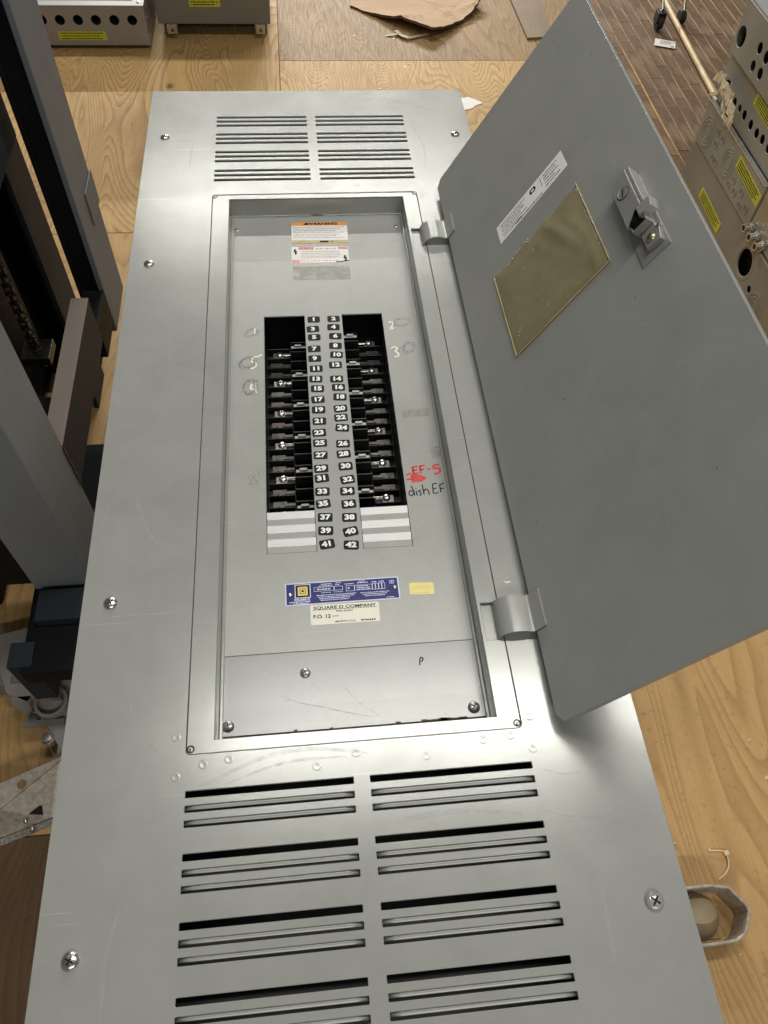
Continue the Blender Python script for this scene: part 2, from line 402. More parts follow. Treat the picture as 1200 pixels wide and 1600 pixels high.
# ================================================================== FLOOR
sub = MB(); sub.box(-3.2, 3.6, -3.0, 5.6, -.05, -.0225)
floor = structure(sub.build('floor', 'joint'))
def sheet(x0, x1, y0, y1, m, rz=0., z=0.):
    cx, cy = (x0+x1)/2, (y0+y1)/2
    b = MB(); b.plate(rect(x0-cx, x1-cx, y0-cy, y1-cy), [], 0, -.019, .0015)
    o = b.build('plywood_sheet', m, floor); o.location = (cx, cy, z); return o
G = .0018
sheet(-1.30, -.080-G, .98, 3.42, 'plyA')
sheet(-1.30, -.080-G, -1.035, .98-G, 'plyC')
sheet(-.080, 1.14, -.246, 2.194-G, 'plyA')
sheet(-.080, 1.14, 2.194, 4.634, 'plyB')
sheet(-.080, 1.14, -2.69, -.246-G, 'plyC')
sheet(1.14+G, 1.425, -1.2, 1.24-G, 'plyC')
sheet(1.14+G, 1.425, 1.24, 3.68, 'plyB')
sheet(-2.52, -1.30-G, -.2, 2.24, 'plyC')
sheet(-2.52, -1.30-G, 2.24+G, 4.68, 'plyA')
sheet(-1.30, -.080-G, -3.0, -1.035-G, 'plyShade')  # split off from the lit sheet to carry the painted shadow
sheet(-1.30, -.080-G, 3.42+G, 5.6, 'plyB')
sheet(-2.52, -1.30-G, -2.64, -.2-G, 'plyB')
sheet(1.14+G, 1.425, -3.0, -1.2-G, 'plyC')
e = MB(); ribbon(e, [(1.4285, .2), (1.431, .9), (1.428, 1.6), (1.432, 2.3), (1.429, 3.6)], .008, -.004)
e.build('plank_edge', 'gold_edge', floor)
# old strip flooring beyond the plywood
e = MB(); e.box(1.434, 2.80, .2, 4.3, -.0225, -.0046); e.build('strip_filler', 'joint', floor)
rr = random.Random(3); pw = .0565; x = 1.437; plank_mesh = {}
while x < 2.75:
    y = 4.2-rr.uniform(0, .9)
    yend = .35 if x < 1.5 else .7
    while y > yend:
        ln = rr.choice((.28, .42, .55, .75)); k = (ln,)
        if k not in plank_mesh:
            b = MB(); b.plate(rect(-pw/2+.0019, pw/2-.0019, -ln/2+.0008, ln/2-.0008), [], 0, -.005, .0012)
            plank_mesh[k] = b.build('floor_plank', 'oak', floor).data
            o = bpy.data.objects[-1] if False else [q_ for q_ in floor.children if q_.data == plank_mesh[k]][0]
        else:
            o = bpy.data.objects.new('floor_plank', plank_mesh[k]); COL.objects.link(o); o.parent = floor
        o.location = (x+pw/2, y-ln/2, -.003+rr.uniform(-.0008, .0008)); y -= ln
    x += pw
b = MB()
ribbon(b, [(1.547, 2.35), (1.549, 2.0), (1.546, 1.7), (1.549, 1.35)], .009, -.0012, True)
ribbon(b, [(1.49, 2.62), (1.50, 2.45), (1.493, 2.36)], .02, -.0014, True)
b.build('worn_streak', 'gold_edge', floor)
b = MB(); b.plate([(1.100, 2.385), (1.236, 2.405), (1.262, 3.25), (1.09, 3.25)], [], .011, .0004, .001)
tag(b.build('loose_board', 'board'), 'dark stained loose board lying on the plywood beside the hardwood strip floor', 'board')

# ================================================================== PANELBOARD
BD = 5.3*U
root = empty('electrical_panelboard', (0, -27*U, H-BD), 'grey steel electrical panelboard lying on its back with its door swung open', 'panelboard')
POFF = Vector((0, 27*U, BD))
def part(mb, name, m, parent=None, **kw):
    o = mb.build(name, m, parent or root, **kw)
    if parent is None or parent is root: o.location = POFF
    return o
def pm():           # builder working in panel units
    b = MB(); b.M = Matrix.Scale(U, 4); return b

# --- can behind the trim
b = pm()
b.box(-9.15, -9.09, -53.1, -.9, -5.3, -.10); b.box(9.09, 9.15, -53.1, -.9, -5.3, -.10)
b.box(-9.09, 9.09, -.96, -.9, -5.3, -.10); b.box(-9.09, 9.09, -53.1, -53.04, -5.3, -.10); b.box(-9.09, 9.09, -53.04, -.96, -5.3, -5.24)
part(b, 'can', 'can_shaded')
# --- trim plate with real slots and door opening
C1, C2, C3, C4 = -5.83, -.27, .29, 5.86
SH, SG = .222, .240
slots = []
def vent(ytop, rows=4, pitch=1.927):
    for g in range(rows):
        for k in range(3):
            yt = ytop-g*pitch-k*(SH+SG)
            slots.append((yt, k, g))
vent(-3.05, 4, 1.905); nup = len(slots); vent(-44.0)
holes = []
for yt, k, g in slots:
    for xa, xb in ((C1, C2), (C3, C4)): holes.append(rrect(xa, xb, yt-SH, yt, .02, 1))
open_ = rrect(-5.88, 5.79, -42.82, -11.20, .17)
b = pm(); b.plate(rrect(-10, 10, -54, 0, .16), holes+[open_], 0, -.085, .014)
trim = part(b, 'trim_plate', 'trim')
# louvre lips behind the slots
def lip(xa, xb, yt, sgn):
    b = pm(); n = 14; rows = [(.02, -.072), (-.05, -.079), (-.112, -.090), (-.136, -.12), (-.142, -.20)]
    grid = []
    for i in range(n+1):
        u = i/n; xx = xa+(xb-xa)*u; e_ = min(u, 1-u)*(xb-xa)/.35; drop = .10*max(0, 1-e_)**2
        grid.append([b.p(xx, yt+sgn*dy, dz-drop) for dy, dz in rows])
    for i in range(n):
        for j in range(len(rows)-1): b.f.append([grid[i][j], grid[i][j+1], grid[i+1][j+1], grid[i+1][j]])
    o = part(b, 'louver_lip', 'dead', smooth=60)
    sm = o.modifiers.new('sheet', 'SOLIDIFY'); sm.thickness = .0008; sm.offset = -1
for i, (yt, k, g) in enumerate(slots):
    for xa, xb in ((C1, C2), (C3, C4)):
        if i >= nup:
            if k: lip(xa-.03, xb+.03, yt, 1)
        else:
            if k < 2: lip(xa-.03, xb+.03, yt-SH, -1)
# --- door frame set into the opening
FI = (-4.93, 4.95, -42.34, -11.62)
hinge_y = ((-16.15, -14.6), (-39.42, -37.85))
fh = [rect(FI[0], FI[1], FI[2], FI[3])]
nt = [rect(5.10, 5.60, a, b_) for a, b_ in hinge_y]
b = pm(); b.plate(rrect(-5.862, 5.772, -42.802, -11.225, .155), fh+nt, -.035, -.10, .022)
for (x0, x1, y0, y1) in ((FI[0]-.05, FI[0], FI[2], FI[3]), (FI[1], FI[1]+.05, FI[2], FI[3]), (FI[0]-.05, FI[1]+.05, FI[3], FI[3]+.05)): b.box(x0, x1, y0, y1, -1.10, -.058)
part(b, 'door_frame', 'frame')
b = pm(); b.box(FI[0]+.005, FI[1]-.005, -42.77, -42.36, -.0345, -.028)
part(b, 'sill_strip', 'frame')
# small inner bead along both sides of the opening
for xa, xb in ((-4.925, -4.80), (4.82, 4.945)):
    b = pm(); b.box(xa, xb, -42.25, -11.7, -1.145, -1.06); part(b, 'inner_bead', 'frame', bevel=.0006)
for hx, hy in ((-5.72, -42.62), (5.63, -42.62), (-5.74, -11.36), (5.66, -11.34)):
    b = pm(); b.lathe((hx, hy, -.034), [(.135, 0), (.135, .012), (.10, .013), (.085, .002)], 18); part(b, 'corner_eyelet', 'dark_hole')
    b = pm(); b.lathe((hx+.03, hy-.04, -.034), [(.078, 0), (.07, .035), (.045, .055), (0, .062)], 14); part(b, 'corner_pin', 'zinc', smooth=60)
# spot-weld dimples
for x_, y_ in ((-6.22, -42.19), (-5.28, -43.18), (-4.42, -43.07), (-6.18, -43.52), (-1.48, -43.55), (-.12, -43.21), (2.27, -43.5), (4.33, -43.12), (5.3, -43.05), (6.01, -43.56), (6.13, -42.44),
               (-6.15, -10.75), (-5.1, -10.5), (-1.7, -10.45), (.35, -10.3), (2.4, -10.5), (6.1, -11.6), (-6.12, -17.8), (6.35, -16.9), (6.33, -36.9)):
    b = pm(); b.lathe((x_, y_, 0), [(.155, .0002), (.13, .0036), (.10, .0034), (.07, .0010), (0, .0016)], 18); part(b, 'weld_dimple', 'trim', smooth=60)
# pan-head screws
def screw(x_, y_, r, z0, m, ang, parent=None, slot='cross'):
    b = pm(); b.lathe((x_, y_, z0), [(r, 0), (r*.99, r*.12), (r*.86, r*.33), (r*.62, r*.46), (r*.32, r*.53), (0, r*.55)], 20)
    o = part(b, 'screw', m, parent, smooth=70)
    s_ = MB(); s_.M = Matrix.Scale(U, 4) @ Matrix.Translation((x_, y_, z0+r*.50)) @ Matrix.Rotation(rad(ang), 4, 'Z')
    s_.box(-r*.50, r*.50, -r*.09, r*.09, -r*.25, r*.055)
    if slot == 'cross': s_.box(-r*.09, r*.09, -r*.50, r*.50, -r*.25, r*.056)
    c_ = s_.build('screw_recess', 'dark_hole', o)
    return o
for x_, y_, a in ((-8.88, -5.35, 20), (-8.97, -17.15, 55), (-8.94, -36.86, 38), (-8.92, -48.57, 62), (8.95, -5.32, 80), (8.95, -17.15, 10), (8.95, -36.86, 30), (8.86, -48.59, 52)):
    screw(x_, y_, .27 if y_ > -48.58 else .31, 0, 'zinc' if y_ > -48.58 else 'frame', a)
# --- dead front, three plates
WL = (-3.15, -1.07, -34.42, -20.10); WR = (.87, 2.97, -34.42, -20.10)
ZD = -1.15
b = pm(); b.plate(rect(-5.3, 5.3, -38.84, -13.72), [rect(*WL), rect(*WR)], ZD, ZD-.07, .010)
dead = part(b, 'dead_front', 'dead')
b = pm(); b.plate(rect(-5.3, 5.3, -13.9, -11.0), [], ZD-.075, ZD-.14, .01); part(b, 'upper_cover_plate', 'dead')
b = pm(); b.plate(rect(-4.81, 4.83, -41.93, -38.848), [], ZD-.02, ZD-.10, .012); part(b, 'lower_cover_plate', 'zinc_plate')
rn = random.Random(11)
for cx, ln in ((1.55, .10), (2.9, .5), (3.55, .45), (4.0, .12), (-2.2, .07), (-.9, .06)):
    n_ = 7; b = pm(); top = [(cx-ln+2*ln*k_/n_, -41.925+.05*rn.random()+.03) for k_ in range(n_+1)]
    b.plate([(cx-ln, -41.95), (cx+ln, -41.95)]+top[::-1], [], ZD-.014, ZD-.05); part(b, 'rust_nick', 'shade_rust_brown')
b = pm(); b.box(-5.3, 5.3, -43.4, -38.7, ZD-.6, ZD-.55); part(b, 'lower_backing', 'dead')
for x_, y_, r, m in ((-1.77, -39.73, .20, 'steel'), (-4.62, -41.56, .22, 'steel'), (4.42, -41.56, .23, 'steel')): screw(x_, y_, r, ZD-.02, m, random.uniform(0, 80))
for x_, y_ in ((-4.62, -12.77), (4.52, -12.75)): screw(x_, y_, .13, ZD-.075, 'zinc', 30)
# --- twist-out filler strips at the foot of both windows
for (xa, xb) in ((WL[0]+.02, WL[1]-.02), (WR[0]+.02, WR[1]-.02)):
    for k in range(3):
        yt = -32.36-k*.685
        b = pm(); b.M = Matrix.Scale(U, 4)
        # sloping bright half and flat grey half, one bent strip (profile in y,z swept in x)
        t = .04
        prof = [(yt+.01, ZD-.005), (yt-.35, ZD-.065)]
        for pr, nm, mt in ((prof, 'filler_strip', 'filler'), ([(yt-.355, ZD-.03), (yt-.665, ZD-.03)], 'filler_strip', 'dead')):
            c_ = pm()
            (ya, za), (yb, zb) = pr
            i = [c_.p(xx, yy, zz) for xx in (xa, xb) for yy, zz in ((ya, za), (yb, zb), (yb, zb-t), (ya, za-t))]
            for f_ in ((0, 1, 2, 3), (7, 6, 5, 4), (0, 4, 5, 1), (1, 5, 6, 2), (2, 6, 7, 3), (3, 7, 4, 0)): c_.f.append([i[q_] for q_ in f_])
            part(c_, nm, mt)
# --- bus assembly behind the windows
ZB = -3.35
b = pm(); b.box(-3.6, 3.4, -35.5, -17.5, ZB-.3, ZB); part(b, 'bus_base', 'black_plastic')
b = pm(); b.box(-1.0, .82, -35.5, -17.5, ZB, -1.9); part(b, 'bus_cover', 'black_plastic')
for xa, xb in ((-3.75, -3.2), (3.02, 3.6)):
    b = pm(); b.box(xa, xb, -35.5, -17.5, ZB, -1.6); part(b, 'wire_trough_wall', 'black_plastic')
PIT = .683
tabprof = [(0, 0), (.62, 0), (.62, -.10), (1.0, -.10), (1.0, -.24), (.55, -.24), (.47, -.30), (.30, -.30), (.24, -.24), (.16, -.30), (0, -.30)]
def side(sx, first, cnt):
    X = lambda d: -1.05-d if sx < 0 else .86+d            # d: distance from the centre strip
    for k in range(-1, cnt):
        y = first-3*PIT*k
        if y > -19.6: continue
        # barrier walls between poles
        for j in range(3):
            yb = y-j*PIT+.36
            bb = pm(); xa, xb = sorted((X(.05), X(.86))); bb.box(xa, xb, yb-.03, yb+.03, ZB, -2.45); part(bb, 'pole_barrier', 'black_plastic', bevel=.0004)
            bb = pm(); xa, xb = sorted((X(.9), X(2.1))); bb.box(xa, xb, yb-.025, yb+.025, ZB, -2.9); part(bb, 'pole_barrier', 'black_plastic', bevel=.0004)
        # connector jaw, strap and terminal screw
        xa, xb = sorted((X(.02), X(.72)))
        jb = pm(); y0 = y+.12; xa, xb = sorted((X(.0), X(.82))); xc, xd = sorted((X(.26), X(.64)))
        jb.box(xa, xb, y0-.09, y0+.07, -2.62, -2.54); jb.box(xc, xd, y0-.06, y0+.07, -2.5399, -2.42); part(jb, 'bus_connector', 'filler', bevel=.0009)
        sb = pm(); xa, xb = sorted((X(.80), X(1.28))); sb.box(xa, xb, y-.09, y+.07, -3.02, -2.95); part(sb, 'terminal_strap', 'zinc', bevel=.0005)
        sb = pm(); xa, xb = sorted((X(1.24), X(1.78))); sb.box(xa, xb, y-.24, y+.16, -3.08, -3.0); part(sb, 'terminal_lug', 'steel', bevel=.0006)
        screw(X(1.44), y, .19, -2.98, 'zinc', random.uniform(0, 180), None, 'slot')
        for j in (1, 2):
            yy = y-j*PIT+.06
            tb = pm(); pts = [(X(1.92-a*1.02), yy+c_) for a, c_ in tabprof]
            tb.plate(pts if area(pts) > 0 else pts[::-1], [], -2.98, -3.05)
            part(tb, 'bus_tab', 'copper' if (y < -25 and (k+j) % 2) else 'tinbar')
side(-1, -21.05, 6); side(1, -22.43, 6)
# --- number labels
LN = [(-.6, -20.43), (-.67, -21.14), (-.63, -21.75), (-.67, -22.57), (-.67, -23.25), (-.63, -23.95), (-.68, -24.64), (-.63, -25.28), (-.64, -25.98), (-.64, -26.63), (-.64, -27.34), (-.68, -28.04), (-.67, -28.65), (-.68, -29.36), (-.69, -30.12), (-.69, -30.66), (-.70, -31.39), (-.70, -32.04), (-.65, -32.75), (-.66, -33.43), (-.64, -34.1)]
RN = [(.43, -20.43), (.39, -21.05), (.45, -21.71), (.41, -22.4), (.43, -23.04), (.33, -23.74), (.33, -24.69), (.39, -25.25), (.42, -25.87), (.40, -26.61), (.39, -27.17), (.41, -27.8), (.38, -28.75), (.37, -29.35), (.41, -30.05), (.45, -30.8), (.40, -31.43), (.41, -32.12), (.39, -32.82), (.39, -33.54), (.37, -34.21)]
tilt = {1: 1, 3: 5, 5: 1, 7: 2, 9: 1, 11: 2, 13: -1, 15: -2, 17: 4, 19: 0, 21: 0, 23: 4, 25: 1, 27: -1, 29: 2, 31: 6, 33: 0, 35: 7, 37: -1, 39: -2, 41: 9, 2: 1, 4: -1, 6: -3, 8: -3, 10: -4, 12: 1, 14: 0, 16: -1, 18: -3, 20: 5, 22: 4, 24: -6, 26: 0, 28: 5, 30: 3, 32: 9, 34: 1, 36: 4, 38: -1, 40: 12, 42: -3}
for lst, st in ((LN, 1), (RN, 2)):
    for i, (x_, y_) in enumerate(lst):
        num = st+2*i
        b = MB(); b.M = Matrix.Scale(U, 4) @ Matrix.Translation((x_, y_, ZD)) @ Matrix.Rotation(rad(tilt[num]-1), 4, 'Z')
        b.plate(rrect(-.32, .32, -.225, .225, .08, 3), [], .012, .0, .004)
        lb = part(b, 'number_label', 'label_black')
        t_ = MB(); t_.M = b.M; text_mb(t_, str(num), 0, 0, .35, .0165, 0, .017, 'CENTER', 1.25); t_.build('digits', 'white_ink', lb)
# --- warning stickers
def pmz(x_, y_, z, rot=0):
    b = MB(); b.M = Matrix.Scale(U, 4) @ Matrix.Translation((x_, y_, z)) @ Matrix.Rotation(rad(rot), 4, 'Z'); return b
def on(o, mk, name, m, fill):
    b = mk(); fill(b); return b.build(name, m, o)
ZU = ZD-.075
# upper sticker bridges the step between upper plate and dead front: it lies on a thin shim card
b = pmz(.05, -13.27, ZD+.004, -1); b.plate(rect(-1.6, 1.6, -.93, .95), [], .008, 0); s1 = part(b, 'warning_sticker', 'paper')
mk = lambda: pmz(.05, -13.27, ZD+.004, -1)
on(s1, mk, 'orange_band', 'orange', lambda b: b.quad(-1.6, 1.6, .64, .95, .0095))
on(s1, mk, 'tan_band', 'tan', lambda b: b.quad(-1.6, 1.6, -.93, -.68, .0095))
def f(b):
    text_mb(b, 'WARNING', .15, .80, .27, .011, 0, .012, 'CENTER', 1.35)
    b.poly([(-.92, .71, .011), (-.62, .71, .011), (-.77, .92, .011)])
    b.quad(.0, .48, -.88, -.74, .011); b.quad(.62, .74, -.85, -.78, .011)
on(s1, mk, 'print', 'black_ink', f)
def f(b):
    for i in range(7): greek(b, -1.5, 1.45-.25*(i % 3), .50-.16*i, .055, .0095, i, .6, 3)
on(s1, mk, 'fine_print', 'grey_ink', f)
b = pmz(.0, -15.22, ZD, -1); b.plate(rect(-1.6, 1.58, -.68, .70), [], .008, 0); s2 = part(b, 'danger_sticker', 'paper')
mk = lambda: pmz(.0, -15.22, ZD, -1)
def f(b):
    b.quad(-1.2, -.35, .44, .68, .0095); b.quad(1.0, 1.55, .46, .66, .0095); greek(b, -.25, .95, .52, .12, .0095, 5, .5, 1.5)
    b.quad(-1.58, -1.15, -.67, -.42, .0095); greek(b, -1.1, 1.2, -.52, .12, .0095, 8, .5, 1.6); greek(b, -1.1, .9, -.28, .05, .0095, 9)
on(s2, mk, 'red_print', 'pink', f)
def f(b):
    for i in range(4): greek(b, -1.05, 1.1, .28-.15*i, .05, .0096, 30+i, .6, 2.5)
on(s2, mk, 'fine_print', 'grey_ink', f)
def f(b):
    for cx, cy in ((-1.38, .28), (1.38, -.30)):
        ribbon(b, [(cx, cy+.22), (cx-.03, cy+.05), (cx+.03, cy-.12), (cx-.01, cy-.25)], .10, .010); b.quad(cx-.10, cx+.10, cy-.04, cy+.05, .0105)
    b.poly([(.85, -.68, .0112), (1.58, -.60, .0112), (1.58, -.48, .0112), (.85, -.62, .0112)])
on(s2, mk, 'pictogram', 'black_ink', f)
b = pmz(.0, -16.75, ZD, -1); b.quad(-1.55, 1.55, -.60, .55, .003); part(b, 'sticker_residue', 'residue')
b = pmz(.0, -16.75, ZD, -1); b.quad(.95, 1.2, -.58, -.32, .006); b.quad(.55, .62, -.62, -.30, .006); part(b, 'sticker_scrap', 'grey_ink')
# --- blue nameplate
mk = lambda: pmz(-.14, -36.37, ZD, .3)
b = mk(); b.plate(rect(-2.31, 2.31, -.51, .51), [], .014, 0, .005); pl = part(b, 'nameplate', 'pale_blue')
on(pl, mk, 'blue_field', 'blue', lambda b: b.quad(-2.26, 2.26, -.46, .46, .0155))
def frame_(b, x0, x1, y0, y1, t, z):
    b.quad(x0, x1, y0, y0+t, z); b.quad(x0, x1, y1-t, y1, z); b.quad(x0, x0+t, y0+t, y1-t, z); b.quad(x1-t, x1, y0+t, y1-t, z)
def f(b):
    frame_(b, -1.92, -1.28, -.19, .43, .035, .018)
    text_mb(b, 'SQUARE D', -1.64, -.265, .135, .018, 0, .006, 'CENTER', .98)
    greek(b, -2.15, -1.25, -.355, .05, .0175, 3); greek(b, -2.0, -1.3, -.425, .045, .0175, 4)
    frame_(b, -1.15, -.33, .06, .25, .018, .0175); frame_(b, -.33, .02, .06, .25, .018, .0175); frame_(b, .15, .50, -.02, .24, .018, .0175)
    greek(b, -1.02, -.42, .155, .07, .0175, 6, .6, 1.6); greek(b, -.95, -.3, .30, .05, .0175, 7); greek(b, -.85, -.42, .38, .045, .0175, 8); greek(b, -.28, .0, .32, .05, .0175, 9); greek(b, -.26, 0, .40, .045, .0175, 10)
    greek(b, -.85, -.45, -.01, .035, .0175, 11); greek(b, -.35, .05, -.01, .035, .0175, 12); greek(b, .22, .45, .12, .08, .0175, 13); greek(b, .1, .55, .32, .045, .0175, 14)
    for i in range(4): greek(b, -1.05+.05*i, .6-.12*i, -.12-.075*i, .042, .0175, 20+i, .6, 2.2)
    frame_(b, .50, 1.22, .0, .24, .014, .0175)
    for i in range(3): greek(b, .58, 1.15, .19-.075*i, .045, .0175, 30+i)
    greek(b, .62, 1.05, .34, .05, .0175, 34); greek(b, .70, .98, .41, .04, .0175, 35)
    for k in range(4): frame_(b, 1.22+.13*k, 1.35+.13*k, -.02, .27, .018, .0175)
    greek(b, 1.22, 1.45, .33, .05, .0175, 36); greek(b, 1.5, 1.74, .34, .05, .0175, 37)
    for i in range(3): greek(b, .72+.08*i, 1.95-.1*i, -.13-.075*i, .042, .0175, 40+i, .6, 2.2)
    greek(b, 1.75, 2.15, -.40, .04, .0175, 44); frame_(b, 1.94, 2.12, .20, .36, .018, .0175); b.quad(2.0, 2.06, .25, .31, .0175)
on(pl, mk, 'nameplate_print', 'pale_blue', f)
on(pl, mk, 'emblem_ground', 'black_ink', lambda b: b.quad(-1.87, -1.33, -.14, .38, .0175))
def f(b): frame_(b, -1.80, -1.40, -.08, .32, .085, .0195); frame_(b, -1.695, -1.505, .025, .215, .05, .0195)
on(pl, mk, 'emblem', 'logo_yellow', f)
for x_ in (-2.11, 2.13):
    b = mk(); b.lathe((x_, -.02 if x_ < 0 else .02, .0155), [(.085, 0), (.08, .03), (.045, .05), (0, .052)], 14); o_ = b.build('nameplate_rivet', 'zinc', pl, smooth=60)
# --- white company sticker
mk = lambda: pmz(-.10, -37.36, ZD, -.3)
b = mk(); b.plate(rrect(-1.37, 1.37, -.43, .44, .05, 2), [], .008, 0); wl = part(b, 'company_sticker', 'paper_cream')
def f(b):
    text_mb(b, 'SQUARE D COMPANY', .0, .300, .185, .011, 0, .004, 'CENTER', 1.36)
    b.quad(-1.28, 1.28, .205, .222, .0105); text_mb(b, 'PERU PLANT', -.02, .12, .105, .0105, 0, .002, 'CENTER', 1.15)
    text_mb(b, 'F.O. 12 \u2014', -1.27, -.08, .21, .0105, 0, .006, 'LEFT', 1.1)
    text_mb(b, 'MADE IN U.S.A.', .0, -.335, .10, .0105, 0, .002, 'CENTER', 1.2); greek(b, .62, 1.25, -.325, .075, .0105, 6, .5, 1.0, .25)
on(wl, mk, 'print', 'black_ink', f)
mk = lambda: pmz(3.08, -36.47, ZD, -2.5)
b = mk(); b.plate(rrect(-.50, .50, -.27, .27, .06, 2), [], .008, 0); yl = part(b, 'inspection_sticker', 'yellow_stk')
def f(b):
    text_mb(b, '49960', -.02, .03, .26, .0105, rad(3), -.001, 'CENTER', 1.15); greek(b, -.36, .38, -.19, .05, .0105, 2)
on(yl, mk, 'print', 'stain', f)
# --- hand marks on the dead front
def marks(name, m, strokes, wd, z=.004, taper=False):
    b = pmz(0, 0, ZD)
    for s_ in strokes: ribbon(b, s_, wd, z, taper)
    return part(b, name, m)
marks('chalk_number', 'chalk', [[(-3.62, -20.92), (-3.63, -21.35)]], .10)
marks('chalk_number', 'chalk', [[(-3.28, -22.83), (-3.45, -22.95), (-3.70, -23.02), (-3.78, -23.3), (-3.62, -23.38), (-3.58, -23.6), (-3.75, -23.76), (-3.84, -23.72)]], .09)
marks('chalk_number', 'chalk', [[(-3.78, -24.8), (-3.82, -25.12), (-3.62, -25.14)], [(-3.56, -24.75), (-3.58, -25.4)]], .10)
marks('chalk_number', 'chalk', [[(3.28, -20.85), (3.42, -20.78), (3.50, -20.95), (3.38, -21.18), (3.28, -21.3), (3.42, -21.3), (3.52, -21.22)]], .09)
marks('chalk_number', 'chalk', [[(3.22, -22.72), (3.38, -22.62), (3.52, -22.72), (3.42, -22.95), (3.55, -23.1), (3.50, -23.3), (3.32, -23.3)]], .09)
def scrib(cx, cy, rx, ry, n, seed):
    r = random.Random(seed); pts = []
    for i in range(n*9):
        a = i/9*2*math.pi; k = .45+.55*r.random()
        pts.append((cx+rx*k*math.cos(a)+r.uniform(-.03, .03), cy+ry*k*math.sin(a)+rx*.25*math.cos(a)*k))
    return pts
marks('pencil_scribble', 'pencil', [scrib(-3.80, -21.25, .40, .36, 4, 1)], .028)
marks('pencil_scribble', 'pencil', [scrib(-4.0, -23.35, .48, .46, 6, 2)], .032)
marks('pencil_scribble', 'pencil', [scrib(-3.85, -25.0, .44, .56, 6, 3)], .032)
marks('pencil_scribble', 'pencil', [scrib(3.95, -20.85, .50, .38, 4, 4)], .028)
marks('pencil_scribble', 'pencil', [scrib(4.08, -22.75, .46, .45, 5, 5)], .03)
marks('pencil_scribble', 'pencil', [[(-3.95, -30.3), (-3.7, -31.0)], [(-3.8, -30.2), (-3.45, -30.9)], [(-3.6, -30.3), (-3.9, -30.8), (-3.5, -30.6)], [(-3.5, -30.1), (-3.4, -30.5)]], .03)
b = pmz(0, 0, ZD)
for pts in ([(3.42, -30.28), (3.42, -30.68)], [(3.42, -30.30), (3.66, -30.25)], [(3.42, -30.48), (3.62, -30.46)], [(3.42, -30.68), (3.66, -30.64)], [(3.76, -30.24), (3.76, -30.68)], [(3.76, -30.26), (4.0, -30.22)], [(3.76, -30.46), (3.94, -30.44)], [(4.08, -30.46), (4.24, -30.44)], [(4.66, -30.22), (4.38, -30.24)], [(4.38, -30.24), (4.38, -30.42), (4.58, -30.42), (4.66, -30.58), (4.50, -30.72), (4.36, -30.68)], [(3.08, -30.72), (3.3, -30.62)], [(3.08, -30.95), (3.35, -30.95)]): ribbon(b, pts, .10, .004)
b.poly([(3.28, -30.68, .005), (3.72, -30.74, .005), (4.02, -30.93, .005), (3.76, -31.12, .005), (3.28, -31.14, .005)][::-1])
part(b, 'red_marking', 'red_ink')
b = pmz(0, 0, ZD)
for pts in ([(3.30, -31.66), (3.18, -31.58), (3.10, -31.74), (3.20, -31.86), (3.32, -31.72)], [(3.24, -31.32), (3.33, -31.62), (3.34, -31.86)], [(3.44, -31.62), (3.45, -31.86)], [(3.435, -31.47), (3.445, -31.50)], [(3.66, -31.58), (3.54, -31.64), (3.64, -31.76), (3.56, -31.90)], [(3.74, -31.28), (3.77, -31.84)], [(3.77, -31.66), (3.88, -31.54), (3.98, -31.64), (3.99, -31.86)], [(4.42, -31.26), (4.22, -31.30), (4.20, -31.56), (4.20, -31.78), (4.42, -31.76)], [(4.21, -31.54), (4.36, -31.52)], [(4.52, -31.34), (4.53, -31.76)], [(4.52, -31.36), (4.74, -31.26)], [(4.53, -31.56), (4.70, -31.54)]): ribbon(b, pts, .055, .004)
part(b, 'black_marking', 'black_ink')
b = pmz(0, 0, ZD); b.poly([(4.35, -29.2, .003), (4.85, -29.15, .003), (4.95, -29.75, .003), (4.4, -29.85, .003)]); part(b, 'brown_stain', 'stain')
b = pmz(0, 0, ZD); b.poly([(3.3, -26.9, .003), (4.6, -26.8, .003), (4.6, -27.3, .003), (3.3, -27.35, .003)]); part(b, 'brown_stain', 'stain')
b = pmz(0, 0, ZD-.02)
ribbon(b, [(-2.6, -40.55), (-2.2, -40.8), (-1.2, -41.1), (-.2, -41.4), (.7, -41.62)], .035, .004, True); ribbon(b, [(-2.55, -40.75), (-2.2, -40.78)], .03, .004); ribbon(b, [(-.5, -40.2), (-.1, -40.7), (.3, -41.2)], .022, .004, True); ribbon(b, [(.0, -40.85), (.5, -41.3), (.95, -41.6)], .02, .004, True); ribbon(b, [(-1.6, -40.1), (-1.2, -40.5)], .02, .004, True)
part(b, 'pencil_line', 'pencil')
b = pmz(0, 0, ZD-.02); ribbon(b, [(2.60, -39.75), (2.66, -39.45), (2.76, -39.5), (2.68, -39.62)], .05, .004); part(b, 'ink_mark', 'black_ink')
